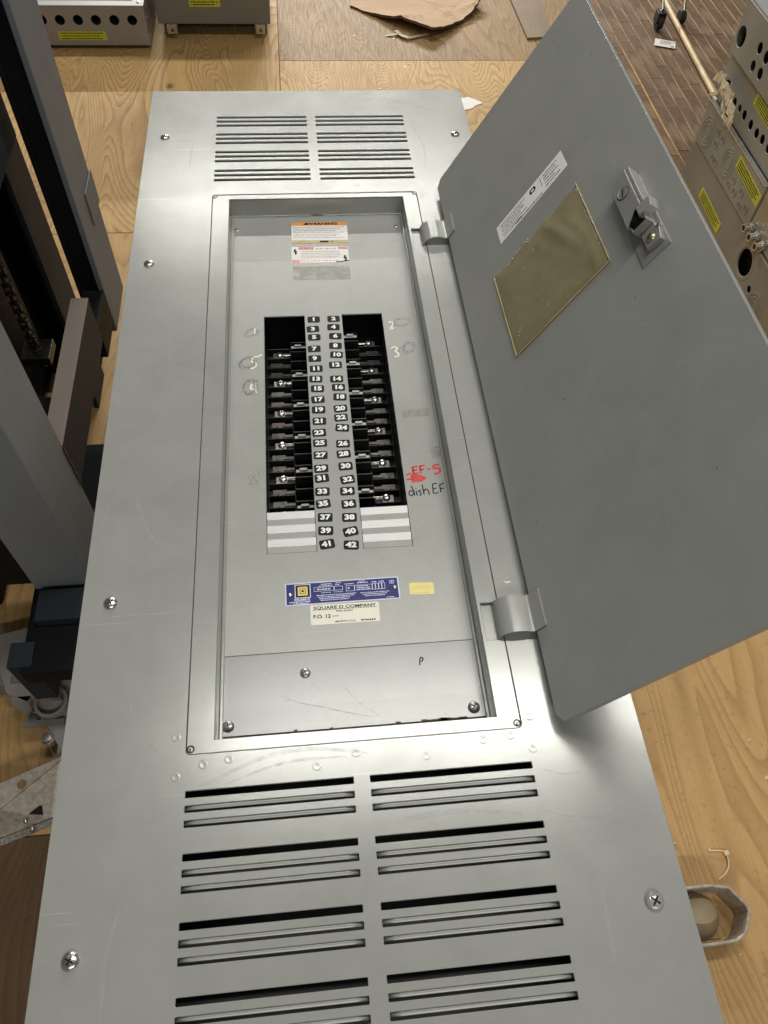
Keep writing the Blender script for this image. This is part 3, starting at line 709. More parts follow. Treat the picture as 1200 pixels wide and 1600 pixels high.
# rubbed arcs on the trim below the door
for pts, wd in (([(-5.4, -43.9), (-3.2, -43.1), (-1.6, -42.95), (.3, -43.25)], .16), ([(-4.9, -44.0), (-2.6, -43.35), (-.4, -43.3)], .10), ([(6.2, -44.3), (6.9, -44.5), (7.5, -44.5)], .07), ([(5.9, -45.6), (6.9, -45.9), (8.0, -45.95), (8.6, -45.6)], .09), ([(5.9, -46.9), (6.9, -46.5), (7.9, -46.1)], .06), ([(7.2, -50.2), (7.25, -48.8), (7.3, -47.5)], .12), ([(-8.2, -40.0), (-7.6, -41.6), (-6.6, -43.0)], .12), ([(-7.6, -47.2), (-7.9, -48.6), (-7.9, -50.2)], .14), ([(1.0, -45.55), (3.0, -45.4), (5.2, -45.65)], .18), ([(-8.5, -31.5), (-7.9, -33.5), (-7.2, -34.6)], .12), ([(6.3, -4.2), (6.8, -6.6), (6.6, -9.0)], .10), ([(-8.3, -5.7), (-7.2, -5.8)], .06), ([(-7.2, -6.2), (-7.3, -8.4)], .08), ([(2.0, -1.6), (5.0, -1.1), (8.0, -2.6)], .10)):
    b = pm(); ribbon(b, pts, wd, .0035, True); part(b, 'rub_mark', 'smear')
# --- hinges: curved straps from frame to door
for ya, yb in hinge_y:
    b = pm(); b.box(5.08, 5.62, ya-.03, yb+.03, -.24, -.20); part(b, 'hinge_leaf', 'frame')
    b = pm()
    pr = [(5.56, -.22), (5.56, -.02), (5.60, .14), (5.70, .29), (5.86, .42), (6.06, .50), (6.28, .53), (6.50, .51), (6.68, .46), (6.78, .42), (6.86, .44), (6.96, .60), (7.16, .95)]
    b.strip(pr, ya+.04, yb-.02, .055); part(b, 'hinge_strap', 'frame', smooth=30)
# ------------------------------------------------------------------ door
DW = 11.70
b = MB(); b.M = Matrix.Scale(U, 4)
y0, y1 = -42.90, -11.16; k = .34
out = [(0, y0+k), (k*.9, y0), (DW, y0), (DW, y1), (k*1.1, y1), (0, y1-k*1.2)]
b.plate(out, [], 0, -.075, .012)
b.box(.06, .12, y0+.4, y1-.45, -.55, -.075); b.box(DW-.12, DW-.06, y0+.1, y1-.1, -.40, -.075); b.box(.5, DW-.15, y0+.06, y0+.12, -.40, -.075); b.box(.5, DW-.15, y1-.12, y1-.06, -.40, -.075)
door = b.build('door', 'door', root)
door.location = POFF+Vector((6.9365*U, 0, .4062*U)); door.rotation_euler = (0, -rad(180-119.804), 0)
def dm(x_=0, y_=0, z=0, rot=0):
    b = MB(); b.M = Matrix.Scale(U, 4) @ Matrix.Translation((x_, y_, z)) @ Matrix.Rotation(rad(rot), 4, 'Z'); return b
def dpart(b, name, m, **kw): return b.build(name, m, door, **kw)
b = dm(); b.plate([(3.25, -20.44), (7.88, -20.38), (7.81, -19.18), (3.25, -19.23)], [], .010, 0); dpart(b, 'door_label', 'paper')
b = dm()
for i in range(6): greek(b, 3.5+.08*(i % 2), (5.35, 5.1, 5.2, 4.9, 5.3, 5.0)[i], -19.42-.16*i, .055, .013, 60+i, .6, 2.4)
for i in range(5): greek(b, 6.55, (7.6, 7.45, 7.55, 7.2, 7.5)[i], -19.42-.185*i, .065, .013, 70+i, .6, 2.4)
greek(b, 4.4, 6.3, -20.28, .09, .013, 80, .5, 1.2); b.quad(6.36, 6.385, -19.95, -19.30, .013)
b.plate(rrect(5.62, 6.02, -19.68, -19.38, .1, 2), [rrect(5.72, 5.92, -19.60, -19.46, .04, 2)], .013, .012)
dpart(b, 'door_label_print', 'black_ink')
# pocket: slack vinyl sheet with a rim
def wavy(u, v):
    e_ = min(u, 1-u, v, 1-v); q_ = min(1, e_*7)
    return .03+q_*(.06+.018*math.sin(5*u+3*v)+.12*math.exp(-((u-.80+.35*(v-.5))/.055)**2)*v+.12*math.exp(-((u-.93+.5*(v-.3)**2)/.03)**2)*(1-v)+.03*math.exp(-((u-.62+.5*(v-.6))/.05)**2)*v)
b = dm(); nx, ny = 34, 30; pa_, pb_, pc_, pd_ = Vector((2.44, -27.26)), Vector((8.07, -27.18)), Vector((7.92, -21.97)), Vector((2.35, -21.96))
g_ = []
for j in range(ny+1):
    for i in range(nx+1):
        u, v = i/nx, j/ny; p_ = (pa_*(1-u)+pb_*u)*(1-v)+(pd_*(1-u)+pc_*u)*v
        g_.append(b.p(p_.x, p_.y+(.06*math.sin(u*23)+.04*math.sin(u*51))*v**6, wavy(u, v)))
for j in range(ny):
    for i in range(nx): k_ = j*(nx+1)+i; b.f.append([g_[k_], g_[k_+1], g_[k_+nx+2], g_[k_+nx+1]])
o = dpart(b, 'document_pocket', 'vinyl', smooth=80); sm = o.modifiers.new('sheet', 'SOLIDIFY'); sm.thickness = .0006
b = dm()
for pts in ([(2.36, -22.0), (2.45, -27.26)], [(7.93, -21.9), (8.0, -24.5), (8.08, -27.1)], [(2.45, -27.26), (5.2, -27.2), (8.08, -27.14)]):
    P_ = spline(pts, 6); b.tube([(p.x, p.y, .05) for p in P_], .035, 6)
dpart(b, 'pocket_rim', 'vinyl_edge', smooth=60)
b = dm(); r_ = random.Random(4)
for i in range(9): cx, cy = r_.uniform(2.6, 5.2), r_.uniform(-26.9, -22.2); b.lathe((cx, cy, .2), [(.05*r_.uniform(.4, 1), 0), (0, .03)], 6)
for i in range(6): cx = r_.uniform(2.5, 5.0); b.lathe((cx, -21.95+r_.uniform(-.15, .1), .06), [(.07*r_.uniform(.4, 1), 0), (0, .05)], 6)
dpart(b, 'pocket_crumb', 'vinyl_edge')
# latch and lock
b = dm(); b.plate(rect(9.17, 10.46, -28.80, -24.70), [], .06, 0, .012); dpart(b, 'lock_plate', 'cast')
b = dm(); b.plate([(9.46, -24.95), (9.46, -27.30), (9.58, -27.30), (9.58, -27.62), (9.72, -27.62), (10.28, -27.62), (10.28, -24.55), (9.60, -24.55)], [rect(10.08, 10.27, -27.25, -26.75)], .62, .0605, .02); dpart(b, 'lock_body', 'cast')
b = dm(); b.plate(rect(10.285, 10.43, -26.70, -24.50), [], .52, .0605, .03); dpart(b, 'lock_rib', 'cast')
b = dm(); b.plate([(10.10, -27.22), (10.66, -27.32), (10.74, -26.86), (10.10, -26.78)], [], .70, .30, .02); dpart(b, 'latch_nose', 'latch')
b = dm(); b.lathe((9.86, -25.55, .62), [(.25, 0), (.25, .03), (.215, .036), (.205, .02), (0, .02)], 28); dpart(b, 'lock_cylinder', 'cast', smooth=40)
b = dm(); b.plate(circ(9.86, -25.55, .285, 28), [circ(9.86, -25.55, .252, 28)], .626, .60); dpart(b, 'lock_ring', 'dark_hole')
b = dm(9.86, -25.55, .641, 70); b.box(-.17, .17, -.034, .034, -.004, .006); dpart(b, 'keyhole', 'dark_hole')
b = dm(); b.plate([(9.66, -28.42), (10.30, -28.50), (10.42, -27.95), (10.28, -27.64), (9.66, -27.64)], [], .26, .0605, .02); dpart(b, 'keeper_plate', 'cast')
for x_, y_, z_ in ((10.02, -24.40, .34), (9.98, -28.12, .26)):
    b = dm(); b.lathe((x_, y_, z_-.2), [(.19, 0), (.19, .18), (.17, .25), (.10, .30), (0, .315)], 18); sc_ = dpart(b, 'lock_screw', 'brassy', smooth=50)
    b = dm(x_, y_, z_+.10, 35); b.box(-.12, .12, -.02, .02, 0, .018); dpart(b, 'screw_slot', 'dark_hole')
b = dm(); b.lathe((10.42, -27.9, .2), [(.08, 0), (.07, .1), (0, .13)], 12); dpart(b, 'spring_pin', 'zinc', smooth=50)
# scuffs, dust and a chipped edge on the door
for pts, wd in (([(6.2, -17.9), (7.4, -18.0), (8.2, -18.3)], .07), ([(9.6, -22.2), (9.9, -23.0)], .05), ([(4.2, -33.5), (4.9, -34.2), (5.2, -35.3)], .06), ([(8.1, -30.5), (8.6, -31.4)], .04), ([(2.1, -38.6), (3.4, -38.2)], .05)):
    b = dm(); ribbon(b, pts, wd, .003, True); dpart(b, 'door_scuff', 'smear')
rd = random.Random(31)
for i in range(34):
    b = dm(); b.lathe((rd.uniform(.6, 11.4), rd.uniform(-42.2, -12), .0), [(rd.uniform(.012, .035), .002), (0, .006)], 7); dpart(b, 'door_speck', rd.choice(('dark_hole', 'smear', 'shade_rust_brown')))

# ================================================================== LIFT STACKER (left)
st = empty('lift_stacker', (-.75, -.2, 0), 'dark grey lift stacker mast with chain standing beside the panelboard', 'lift stacker')
SO = -Vector(st.location)
def spart(b, name, m, **kw):
    o = b.build(name, m, st, **kw); o.location = SO; return o
b = MB(); b.box(-.512, -.5, .072, .238, .37, 1.95); b.box(-.4995, -.4965, .15, .246, .62, .70); spart(b, 'mast_flange', 'mast_paint_cooled', bevel=.0015)
b = MB(); b.box(-.560, -.5125, .226, .238, .37, 1.95); b.box(-.560, -.551, .072, .226, .37, 1.95); b.box(-.551, -.5125, .080, .10, .37, 1.95); spart(b, 'mast_channel', 'black_steel', bevel=.0015)  # black colour and inner plate paint the shade of the deep channel
b = MB(); b.box(-.660, -.648, .152, .288, .0, 1.95); spart(b, 'inner_mast_flange', 'rail_dark', bevel=.0015)
b = MB(); b.box(-.73, -.6605, .276, .288, .0, 1.95); b.box(-.73, -.721, .152, .276, .0, 1.95); spart(b, 'inner_mast_channel', 'black_steel', bevel=.0015)
b = MB(); b.box(-.537, -.500, -.4645, -.05, .455, .577); spart(b, 'carriage_beam', 'rail_dark', bevel=.002)
b = MB(); b.box(-.5375, -.4995, -.4645, -.05, .5775, .581); spart(b, 'beam_lit_top', 'beam_top_lit', bevel=.0012)  # thin brown layer paints the beam's lit top; its side is painted darker
b = MB(); b.box(-.551, -.501, -.05, .0715, .40, .50); spart(b, 'beam_end', 'black_steel', bevel=.002)
b = MB(); b.box(-.616, -.500, -.615, -.465, .30, 1.95); spart(b, 'carriage_post', 'post_paint_lifted', bevel=.002)
b = MB(); b.box(-.70, -.617, -.60, -.47, .30, 1.95); spart(b, 'carriage_post_back', 'black_steel')
b = MB(); b.box(-.62, -.46, -.80, -.45, .25, .2995); spart(b, 'carriage_foot', 'black_steel', bevel=.002)
b = MB(); b.box(-.645, -.598, -.788, -.735, .13, .305); spart(b, 'leg_block', 'rail_dark', bevel=.002)
b = MB(); b.box(-.63, -.61, -.77, -.75, .0, .13); spart(b, 'foot_pin', 'steel')
b = MB(); b.box(-1.15, -.80, -.50, .45, .02, 1.35); spart(b, 'drive_cover', 'black_steel', bevel=.01)
b = MB(); b.box(-.615, -.602, -.42, .165, .825, 1.95); spart(b, 'guard_plate', 'rail_dark', bevel=.0015)
b = MB(); b.box(-.235, .235, -1.30, -.12, H-BD-.045, H-BD-.001); spart(b, 'lift_platform', 'rail_dark', bevel=.003)
b = MB(); b.box(-.07, .07, -.80, -.55, .10, H-BD-.0455); spart(b, 'lift_column', 'black_steel', bevel=.003)
b = MB(); b.box(-.22, .22, -1.15, -.25, .0, .0995); spart(b, 'platform_base', 'black_steel', bevel=.003)
b = MB(); b.box(-1.1, -.2205, -.34, -.26, .0, .08); spart(b, 'base_beam', 'black_steel', bevel=.003)
b = MB(); b.box(-1.1, -.66, .30, .40, .0, .09); spart(b, 'base_beam', 'black_steel', bevel=.003)
b = MB(); b.tube([tuple(v) for v in spline([(-.74, -.05, .30), (-.745, -.07, .55), (-.72, -.02, .85), (-.735, .0, 1.3)], 6)], .011, 10); spart(b, 'hydraulic_hose', 'rubber', smooth=60)
b = MB(); rw = random.Random(5); yy = -.462
while yy < -.455:
    for k in range(18): b.cyl((-.5025, -.4655+rw.uniform(-.002, .002), .462+k*.0065), .0045, .005, 7, axis='x')
    yy += 1
spart(b, 'weld_bead', 'chain', smooth=60)
b = MB(); b.box(-.60, -.51, -.70, -.63, .2998, .325); spart(b, 'stop_block', 'rail_dark', bevel=.002)
b = MB(); b.box(-.61, -.455, -.62, -.16, .085, .215); spart(b, 'base_cover', 'black_steel', bevel=.006)
b = MB(); b.box(-.52, -.49, -.36, -.22, .2155, .26); spart(b, 'pedal_arm', 'rail_dark', bevel=.004)
b = MB(); b.box(-.79, -.62, -.30, -.12, .10, .26); b.box(-.76, -.66, -.10, .02, .08, .20); spart(b, 'pump_unit', 'black_steel', bevel=.006)
# lift chain
for k in range(16):
    b = MB(); z_ = .36+k*.026
    if k % 2: b.box(-.705, -.700, .025, .040, z_-.016, z_+.016); b.box(-.690, -.685, .025, .040, z_-.016, z_+.016)
    else: b.box(-.699, -.691, .024, .041, z_-.017, z_+.017)
    b.cyl((-.708, .0325, z_+.012), .0045, .026, 8, axis='x'); spart(b, 'chain_link', 'chain', bevel=.0015)
b = MB(); b.box(-.73, -.66, .0, .07, .33, .355); b.cyl((-.695, .0325, .30), .012, .06, 10); spart(b, 'chain_anchor', 'chain', bevel=.002)

# ================================================================== things on the floor, lower left
cf = empty('switch_chassis', (-.68, -.72, 0), 'light grey metal chassis with bolts on the floor under the lift stacker', 'metal chassis')
def cpart(b, name, m, **kw):
    o = b.build(name, m, cf, **kw); o.location = -Vector(cf.location); return o
b = MB(); b.plate([(-.80, -.60), (-.585, -.55), (-.57, -.93), (-.61, -.90), (-.655, -.82), (-.69, -.765), (-.74, -.74)], [rect(-.735, -.69, -.718, -.700), rect(-.725, -.685, -.765, -.752)], .06, .055, .001); cpart(b, 'base_plate', 'enamel_box')
b = MB(); b.lathe((-.632, -.775, .06), [(.036, 0), (.036, .02), (.030, .022), (.028, .006), (0, .006)], 24); cpart(b, 'hub_ring', 'enamel_box', smooth=40)
for x_, y_ in ((-.668, -.808), (-.632, -.853)):
    b = MB(); b.lathe((x_, y_, .06), [(.014, 0), (.014, .003), (.010, .003), (.010, .014), (0, .016)], 12); bo = cpart(b, 'bolt', 'steel', smooth=30)
b = MB(); b.box(-.71, -.64, -.697, -.68, .06, .075); b.box(-.69, -.60, -.825, -.812, .06, .07); cpart(b, 'cross_bar', 'canbox_d')
b = MB(); b.box(-.78, -.60, -.72, -.60, .0, .055); b.box(-.612, -.59, -.90, -.72, .0, .055); cpart(b, 'leg', 'canbox_d')
ab = empty('angle_bracket', (-.66, -.965, 0), 'galvanized steel angle bracket with holes lying on the floor at the lower left', 'bracket', rz=rad(20))
ab.rotation_euler = (0, 0, 0); abo = -Vector(ab.location)
def sheetpart(n, quads, m, t=.0022):
    b = MB()
    for q4 in quads: b.poly(q4)
    o = b.build(n, m, ab); o.location = abo; sm = o.modifiers.new('sheet', 'SOLIDIFY'); sm.thickness = t; return o
b = MB(); b.plate([(-.80, -1.075), (-.704, -.994), (-.599, -.906), (-.56, -.880), (-.595, -.896), (-.714, -.943), (-.80, -.975)], [circ(-.668, -.948, .010, 14), circ(-.755, -.99, .010, 14)], .072, .0698, .0004); o = b.build('upper_flange', 'bracket', ab); o.location = abo
sheetpart('web', [[(-.80, -1.077, .070), (-.704, -.996, .070), (-.712, -1.033, .004), (-.80, -1.06, .004)], [(-.704, -.996, .070), (-.599, -.908, .070), (-.623, -1.004, .004), (-.712, -1.033, .004)], [(-.599, -.908, .070), (-.56, -.882, .070), (-.52, -.97, .004), (-.623, -1.004, .004)]], 'bracket')
sheetpart('lower_lip', [[(-.80, -1.062, .003), (-.712, -1.035, .003), (-.712, -1.050, .003), (-.80, -1.078, .003)], [(-.712, -1.035, .003), (-.52, -.972, .003), (-.52, -.987, .003), (-.712, -1.050, .003)]], 'zinc')
b = MB(); b.box(-.66, -.635, -1.0, -.985, .012, .034); o = b.build('slot', 'dark_hole', ab); o.location = abo
for x_, y_, z_ in ((-.664, -1.012, .03), (-.655, -1.024, .012)):
    b = MB(); b.lathe((x_, y_, z_), [(.006, 0), (.005, .004), (0, .006)], 10); o = b.build('rivet', 'zinc', ab, smooth=60); o.location = abo

# ================================================================== boxes at the top left
def yellow_lbl(parent, Mx, w_, h_, seed, lines=4):
    b = MB(); b.M = Mx; b.plate(rect(-w_/2, w_/2, -h_/2, h_/2), [], .0008, 0); lb = b.build('yellow_label', 'neon', parent)
    b = MB(); b.M = Mx
    for i in range(lines): greek(b, -w_*.44, w_*.44-(i % 2)*w_*.08, h_*.30-i*h_*.62/(lines-1), h_*.11, .0011, seed+i, .7, 2.4)
    b.build('label_print', 'black_ink', lb)
def face_front(x_, y_, z_): return Matrix.Translation((x_, y_, z_)) @ Matrix.Rotation(rad(90), 4, 'X')          # faces -y
b1 = empty('conduit_box', (-.95, 2.5, 0), 'beige grey metal box with a row of six round holes on its end', 'metal box')
b1o = -Vector(b1.location)
def p1(b, n, m, **kw):
    o = b.build(n, m, b1, **kw); o.location = b1o; return o
hx = [-.708, -.784, -.862, -.938, -1.014, -1.090]
b = MB(); b.M = face_front(0, 2.29, 0); b.plate(rect(-1.26, -.650, .020, .178), [circ(x_, .122, .0205, 20) for x_ in hx], .0, -.003, .001); p1(b, 'end_wall', 'enamel_box')
b = MB(); b.box(-.6535, -.6505, 2.294, 3.0, .02, .178); b.box(-1.26, -1.257, 2.294, 3.0, .02, .178); b.box(-1.26, -.65, 2.997, 3.0, .02, .178); b.box(-1.26, -.65, 2.294, 3.0, .018, .0205); p1(b, 'body', 'enamel_box')
b = MB(); b.plate(rect(-1.262, -.648, 2.288, 3.0), [rect(-1.2, -.71, 2.36, 2.95)], .1815, .1785, .001); p1(b, 'top_flange', 'filler')
b = MB(); b.box(-1.21, -.70, 2.35, 2.96, .1817, .192); p1(b, 'cover', 'enamel_box2', bevel=.002)
b = MB(); b.lathe((-.672, 2.318, .1815), [(.008, 0), (.007, .003), (0, .004)], 12); p1(b, 'screw', 'zinc')
for z_ in (.05, .12):
    b = MB(); b.cyl((-.6505, 2.31+z_*.1, z_), .005, .004, 10, axis='x'); p1(b, 'rivet', 'zinc')
for x_ in (-1.2, -.72):
    b = MB(); b.box(x_-.03, x_+.03, 2.5, 2.9, 0, .0178); p1(b, 'skid', 'canbox_d')
Mx = Matrix.Translation(b1o) @ face_front(-.935, 2.2895, .060); yellow_lbl(b1, Mx, .205, .036, 100, 3)
b2 = empty('grey_enclosure', (-.36, 2.6, 0), 'olive grey enclosure with two small mounting tabs below its front, beside the holed box', 'enclosure')
b2o = -Vector(b2.location)
def p2(b, n, m, **kw):
    o = b.build(n, m, b2, **kw); o.location = b2o; return o
b = MB(); b.box(-.612, -.112, 2.38, 2.85, .068, .56); p2(b, 'body', 'enamel_box2', bevel=.004)
for x0, x1 in ((-.578, -.532), (-.18, -.138)):
    b = MB(); b.M = face_front(0, 2.378, 0); b.plate(rect(x0, x1, .028, .0675), [circ((x0+x1)/2, .042, .007, 12)], .0, -.003, .0006); p2(b, 'mounting_tab', 'zinc')
for x_ in (-.57, -.16):
    b = MB(); b.box(x_-.03, x_+.03, 2.45, 2.8, 0, .0675); p2(b, 'skid', 'canbox_d')
Mx = Matrix.Translation(b2o) @ face_front(-.395, 2.3795, .165); yellow_lbl(b2, Mx, .135, .05, 110, 4)

# ================================================================== cardboard, scraps, broom
base_o = [(.275, 2.715), (.50, 2.50), (.632, 2.378), (.70, 2.425), (.86, 2.60), (.945, 2.745), (.90, 2.80), (.98, 3.1), (.35, 3.15)]
rc = random.Random(17); out = []
for (xa, ya), (xb, yb) in zip(base_o, base_o[1:]+base_o[:1]):
    n_ = max(2, int(math.hypot(xb-xa, yb-ya)/.022))
    for k in range(n_):
        t = k/n_; jj = .0035 if 0 < k else 0
        out.append((xa+(xb-xa)*t+rc.uniform(-jj, jj), ya+(yb-ya)*t+rc.uniform(-jj, jj)))
crease = lambda x_, y_: .010*max(0, 1-abs((y_-2.55)-.45*(x_-.6))/.03)+.008*max(0, 1-abs((x_-.74)+.35*(y_-2.6))/.025)
cz = lambda x_, y_: .010+.075*max(0, 1-abs(x_-.5)/.45)*max(0, 1-(y_-2.36)/.30)+.045*max(0, (x_-.80)/.14)+crease(x_, y_)
b = MB(); cen = (.62, 2.80); rings = []
for f_ in (1., .93, .82, .68, .5, .3): rings.append([b.p(cen[0]+(x_-cen[0])*f_, cen[1]+(y_-cen[1])*f_, cz(cen[0]+(x_-cen[0])*f_, cen[1]+(y_-cen[1])*f_)) for x_, y_ in out])
n_ = len(out)
for A, B in zip(rings, rings[1:]):
    for k in range(n_): b.f.append([A[k], A[(k+1) % n_], B[(k+1) % n_], B[k]])
mid = b.p(*cen, .006)
for k in range(n_): b.f.append([rings[-1][k], rings[-1][(k+1) % n_], mid])
cb = b.build('cardboard_sheet', 'cardboard'); cb.data.materials.append(M['shade_rust_brown']); sm = cb.modifiers.new('ply', 'SOLIDIFY'); sm.thickness = .011; sm.offset = 1; sm.use_rim = True; sm.material_offset_rim = 1  # thick dark rim puts the shadow under the sheet into its edge
tag(cb, 'flattened brown cardboard sheet with a curled corner on the plywood', 'cardboard')
b = MB(); b.strip([(.42, .002), (.47, .010), (.53, .004)], 2.415, 2.43, .002)
ribbon(b, [(.475, 2.455), (.50, 2.405), (.53, 2.385)], .02, .012); ribbon(b, [(.53, 2.385), (.60, 2.415), (.63, 2.43)], .016, .010)
wb = b.build('wire_clip', 'beige_cap'); sm = wb.modifiers.new('t', 'SOLIDIFY'); sm.thickness = .003
tag(wb, 'small bent metal clip half under the cardboard sheet', 'clip')
b = MB(); b.plate([(.695, 1.86), (.735, 1.872), (.79, 1.823), (.755, 1.803), (.735, 1.78), (.70, 1.768), (.675, 1.8)], [], .0025, .0008); tag(b.build('paper_scrap', 'tagpaper'), 'torn white paper scrap at the far corner of the panelboard', 'paper scrap')
br = empty('broom_handle', (1.88, 2.3, 0), 'cream wooden broom handle lying on the strip floor beside the box stack', 'broom handle')
b = MB(); pts = [(1.835, 1.70, .0135), (1.852, 1.95, .0135), (1.872, 2.3, .0135), (1.905, 2.85, .0135), (1.93, 3.25, .0135)]; b.tube(pts, .0125, 14); o = b.build('handle', 'broom', br, smooth=60); o.location = -Vector(br.location)
b = MB(); b.tube([(1.93, 3.25, .0135), (1.934, 3.31, .0135)], .016, 12); o = b.build('ferrule', 'zinc', br, smooth=60); o.location = -Vector(br.location)
ca = empty('cart_leg', (1.80, 2.52, 0), 'thin tube cart leg with a small black caster on the strip floor', 'cart')
def p3(b, n, m, **kw):
    o = b.build(n, m, ca, **kw); o.location = -Vector(ca.location); return o
b = MB(); b.tube([(1.79, 2.52, .075), (1.83, 2.72, .16), (1.84, 2.95, .4), (1.85, 3.1, .6)], .007, 8); p3(b, 'tube', 'steel', smooth=60)
b = MB(); b.tube([(1.92, 2.56, .05), (1.965, 2.78, .2), (1.98, 3.0, .5)], .007, 8); p3(b, 'tube', 'brassy', smooth=60)
b = MB(); b.cyl((1.765, 2.50, .034), .034, .028, 20, axis='x'); p3(b, 'wheel', 'rubber', smooth=40, bevel=.003)
b = MB(); b.box(1.758, 1.764, 2.48, 2.53, .03, .075); b.box(1.794, 1.80, 2.48, 2.53, .03, .075); b.box(1.758, 1.80, 2.48, 2.54, .0705, .077); p3(b, 'fork', 'chain', bevel=.001)
b = MB(); b.cyl((1.90, 2.56, .03), .03, .03, 16, axis='x'); p3(b, 'wheel', 'rubber', smooth=40, bevel=.003)
pt = empty('paper_tag', (1.775, 2.35, 0), 'white printed paper tag on the strip floor below the caster', 'paper tag')
b = MB(); b.M = Matrix.Translation((0, 0, .0015)) @ Matrix.Rotation(rad(-20), 4, 'Z'); b.plate(rect(-.050, .050, -.036, .036), [], .0012, 0); b.build('tag', 'tagpaper', pt)
c_ = MB(); c_.M = b.M
for i in range(4): greek(c_, -.025, .03, .018-.010*i, .004, .0016, i, .7, 2.5)
c_.quad(.028, .042, -.03, -.014, .0016); c_.build('print', 'grey_ink', pt)

# ================================================================== stacked boxes at the right
XF = 1.43
faceM = lambda yc, zc: Matrix(((0, 0, -1, XF), (-1, 0, 0, yc), (0, 1, 0, zc), (0, 0, 0, 1)))      # local x -> -y (image right), y -> z, z -> -x (towards the panel)
def stackbox(name, label, yn, yf, z0, z1, m, xo, holes_=(), ko=(), lbl=None, seed=0, depth=.62):
    e_ = empty(name, (XF+xo+depth/2, (yn+yf)/2, z0), label, 'metal box', 'metal boxes stacked at the right')
    off = -Vector(e_.location); T = Matrix.Translation(off)
    def bp(b, n, mm, **kw): o = b.build(n, mm, e_, **kw); o.location = off; return o
    b = MB(); b.M = Matrix.Translation((xo, 0, 0)) @ faceM(0, 0); b.plate(rect(-yf, -yn, z0+.001, z1-.001), [circ(-y_, z_, r_, 20) for y_, z_, r_ in holes_], .0, -.003, .0012); bp(b, 'front_wall', m)
    b = MB(); x0 = XF+xo+.003; x1 = XF+xo+depth
    b.box(x0, x1, yf-.003, yf, z0+.001, z1-.001); b.box(x0, x1, yn, yn+.003, z0+.001, z1-.001); b.box(x1-.003, x1, yn, yf, z0+.001, z1-.001); b.box(x0, x1, yn, yf, z0+.001, z0+.004)
    b.box(x0, x1, yn+.003, yf-.003, z1-.004, z1-.001)
    bp(b, 'body', m)
    b = MB(); b.box(XF+xo+.03, XF+xo+.034, yn+.004, yf-.004, z0+.005, z1-.005); bp(b, 'shade_backing', 'dark_hole')  # black sheet added behind the wall so the holes look unlit
    for y_, z_, r_ in ko:
        b = MB(); b.M = Matrix.Translation((xo, 0, 0)) @ faceM(0, 0)
        for k_ in (1., .72, .46):
            if r_*k_ < .006 or any(math.hypot(y_-h_[0], z_-h_[1]) < .005 and r_*k_*.84 < h_[2] for h_ in holes_): continue
            b.plate(circ(-y_, z_, r_*k_, 22), [circ(-y_, z_, r_*k_*.86, 22)], .0012, .0001, .0004)
        bp(b, 'knockout_ring', m)
    if lbl:
        y_, z_, w_, h_, rt = lbl
        Mx = T @ Matrix.Translation((xo-.0005, 0, 0)) @ faceM(y_, z_) @ Matrix.Rotation(rad(rt), 4, 'Z'); yellow_lbl(e_, Mx, w_, h_, seed, 4)
    return e_, off
D_holes = [(1.109, .593, .030), (.977, .619, .016), (.974, .567, .016), (.918, .571, .0165), (.921, .618, .018), (.86, .60, .018)]
e4, o4 = stackbox('metal_box', 'topmost galvanized box of the right stack, large hole and pale top', .55, 1.150, .532, .690, 'canbox', .0, D_holes)
b = MB(); b.box(XF+.004, XF+.61, .555, 1.145, .6905, .695); o = b.build('cover', 'filler', e4); o.location = o4
C_holes = [(1.09, .438, .026), (1.009, .433, .014), (.965, .437, .011), (.923, .437, .0145), (.865, .437, .0145), (.814, .438, .0145), (.770, .443, .0145), (.72, .443, .0145), (.67, .443, .0145)]
stackbox('metal_box', 'galvanized box with a row of open holes and torn wrapping, second from top', .60, 1.150, .382, .528, 'canbox', .012, C_holes, (), (.80, .50, .20, .036, -3), 120)
ko = [(1.072, .298, .052), (.869, .305, .048), (1.0, .335, .014), (.985, .30, .014), (.97, .26, .014), (.955, .335, .014), (.94, .26, .013), (.76, .265, .016), (.72, .29, .016), (.70, .255, .016), (.66, .27, .016), (.79, .29, .012), (.745, .318, .012), (.81, .26, .012)]
eB, oB = stackbox('metal_box', 'galvanized box with ringed knockouts and yellow label, third from top', .612, 1.138, .232, .376, 'canbox', -.004, (), ko, (.715, .335, .205, .042, -4), 130)
b = MB(); b.box(XF-.006, XF+.002, .614, 1.14, .3765, .3805); o = b.build('edge_flange', 'zinc', eB); o.location = oB
eA, oA = stackbox('metal_box', 'plain galvanized box with yellow label at the bottom of the right stack', .612, 1.136, .086, .230, 'canbox_d', 0, (), (), (.858, .131, .205, .040, -3), 140)
b = MB(); b.box(XF+.03, XF+.10, .62, 1.13, 0, .0855); b.box(XF+.45, XF+.52, .62, 1.13, 0, .0855); o = b.build('skid', 'board', eA); o.location = oA
eF, oF = stackbox('metal_box', 'lower near box with one big hole, partly hidden by the open door', .10, .606, .04, .234, 'canbox_d', -.006, [(.530, .161, .044), (.445, .121, .012)], [(.530, .161, .056), (.38, .10, .05)])
b = MB(); b.box(XF+.03, XF+.10, .12, .58, 0, .0405); b.box(XF+.4, XF+.5, .12, .58, 0, .0405); o = b.build('skid', 'board', eF); o.location = oF
eE, oE = stackbox('metal_box', 'upper near box with conduit connectors along its lower edge', .10, .606, .238, .42, 'galv', .0)
for y_ in (.588, .540, .492):
    b = MB(); b.cyl((XF-.030, y_, .252), .013, .032, 16, axis='x'); b.cyl((XF-.010, y_, .252), .017, .008, 6, axis='x'); o = b.build('conduit_connector', 'zinc', eE, smooth=40); o.location = oE
    b = MB(); b.cyl((XF-.0305, y_, .252), .009, .001, 14, axis='x'); o = b.build('connector_bore', 'dark_hole', eE); o.location = oE
b = MB(); r_ = random.Random(9)
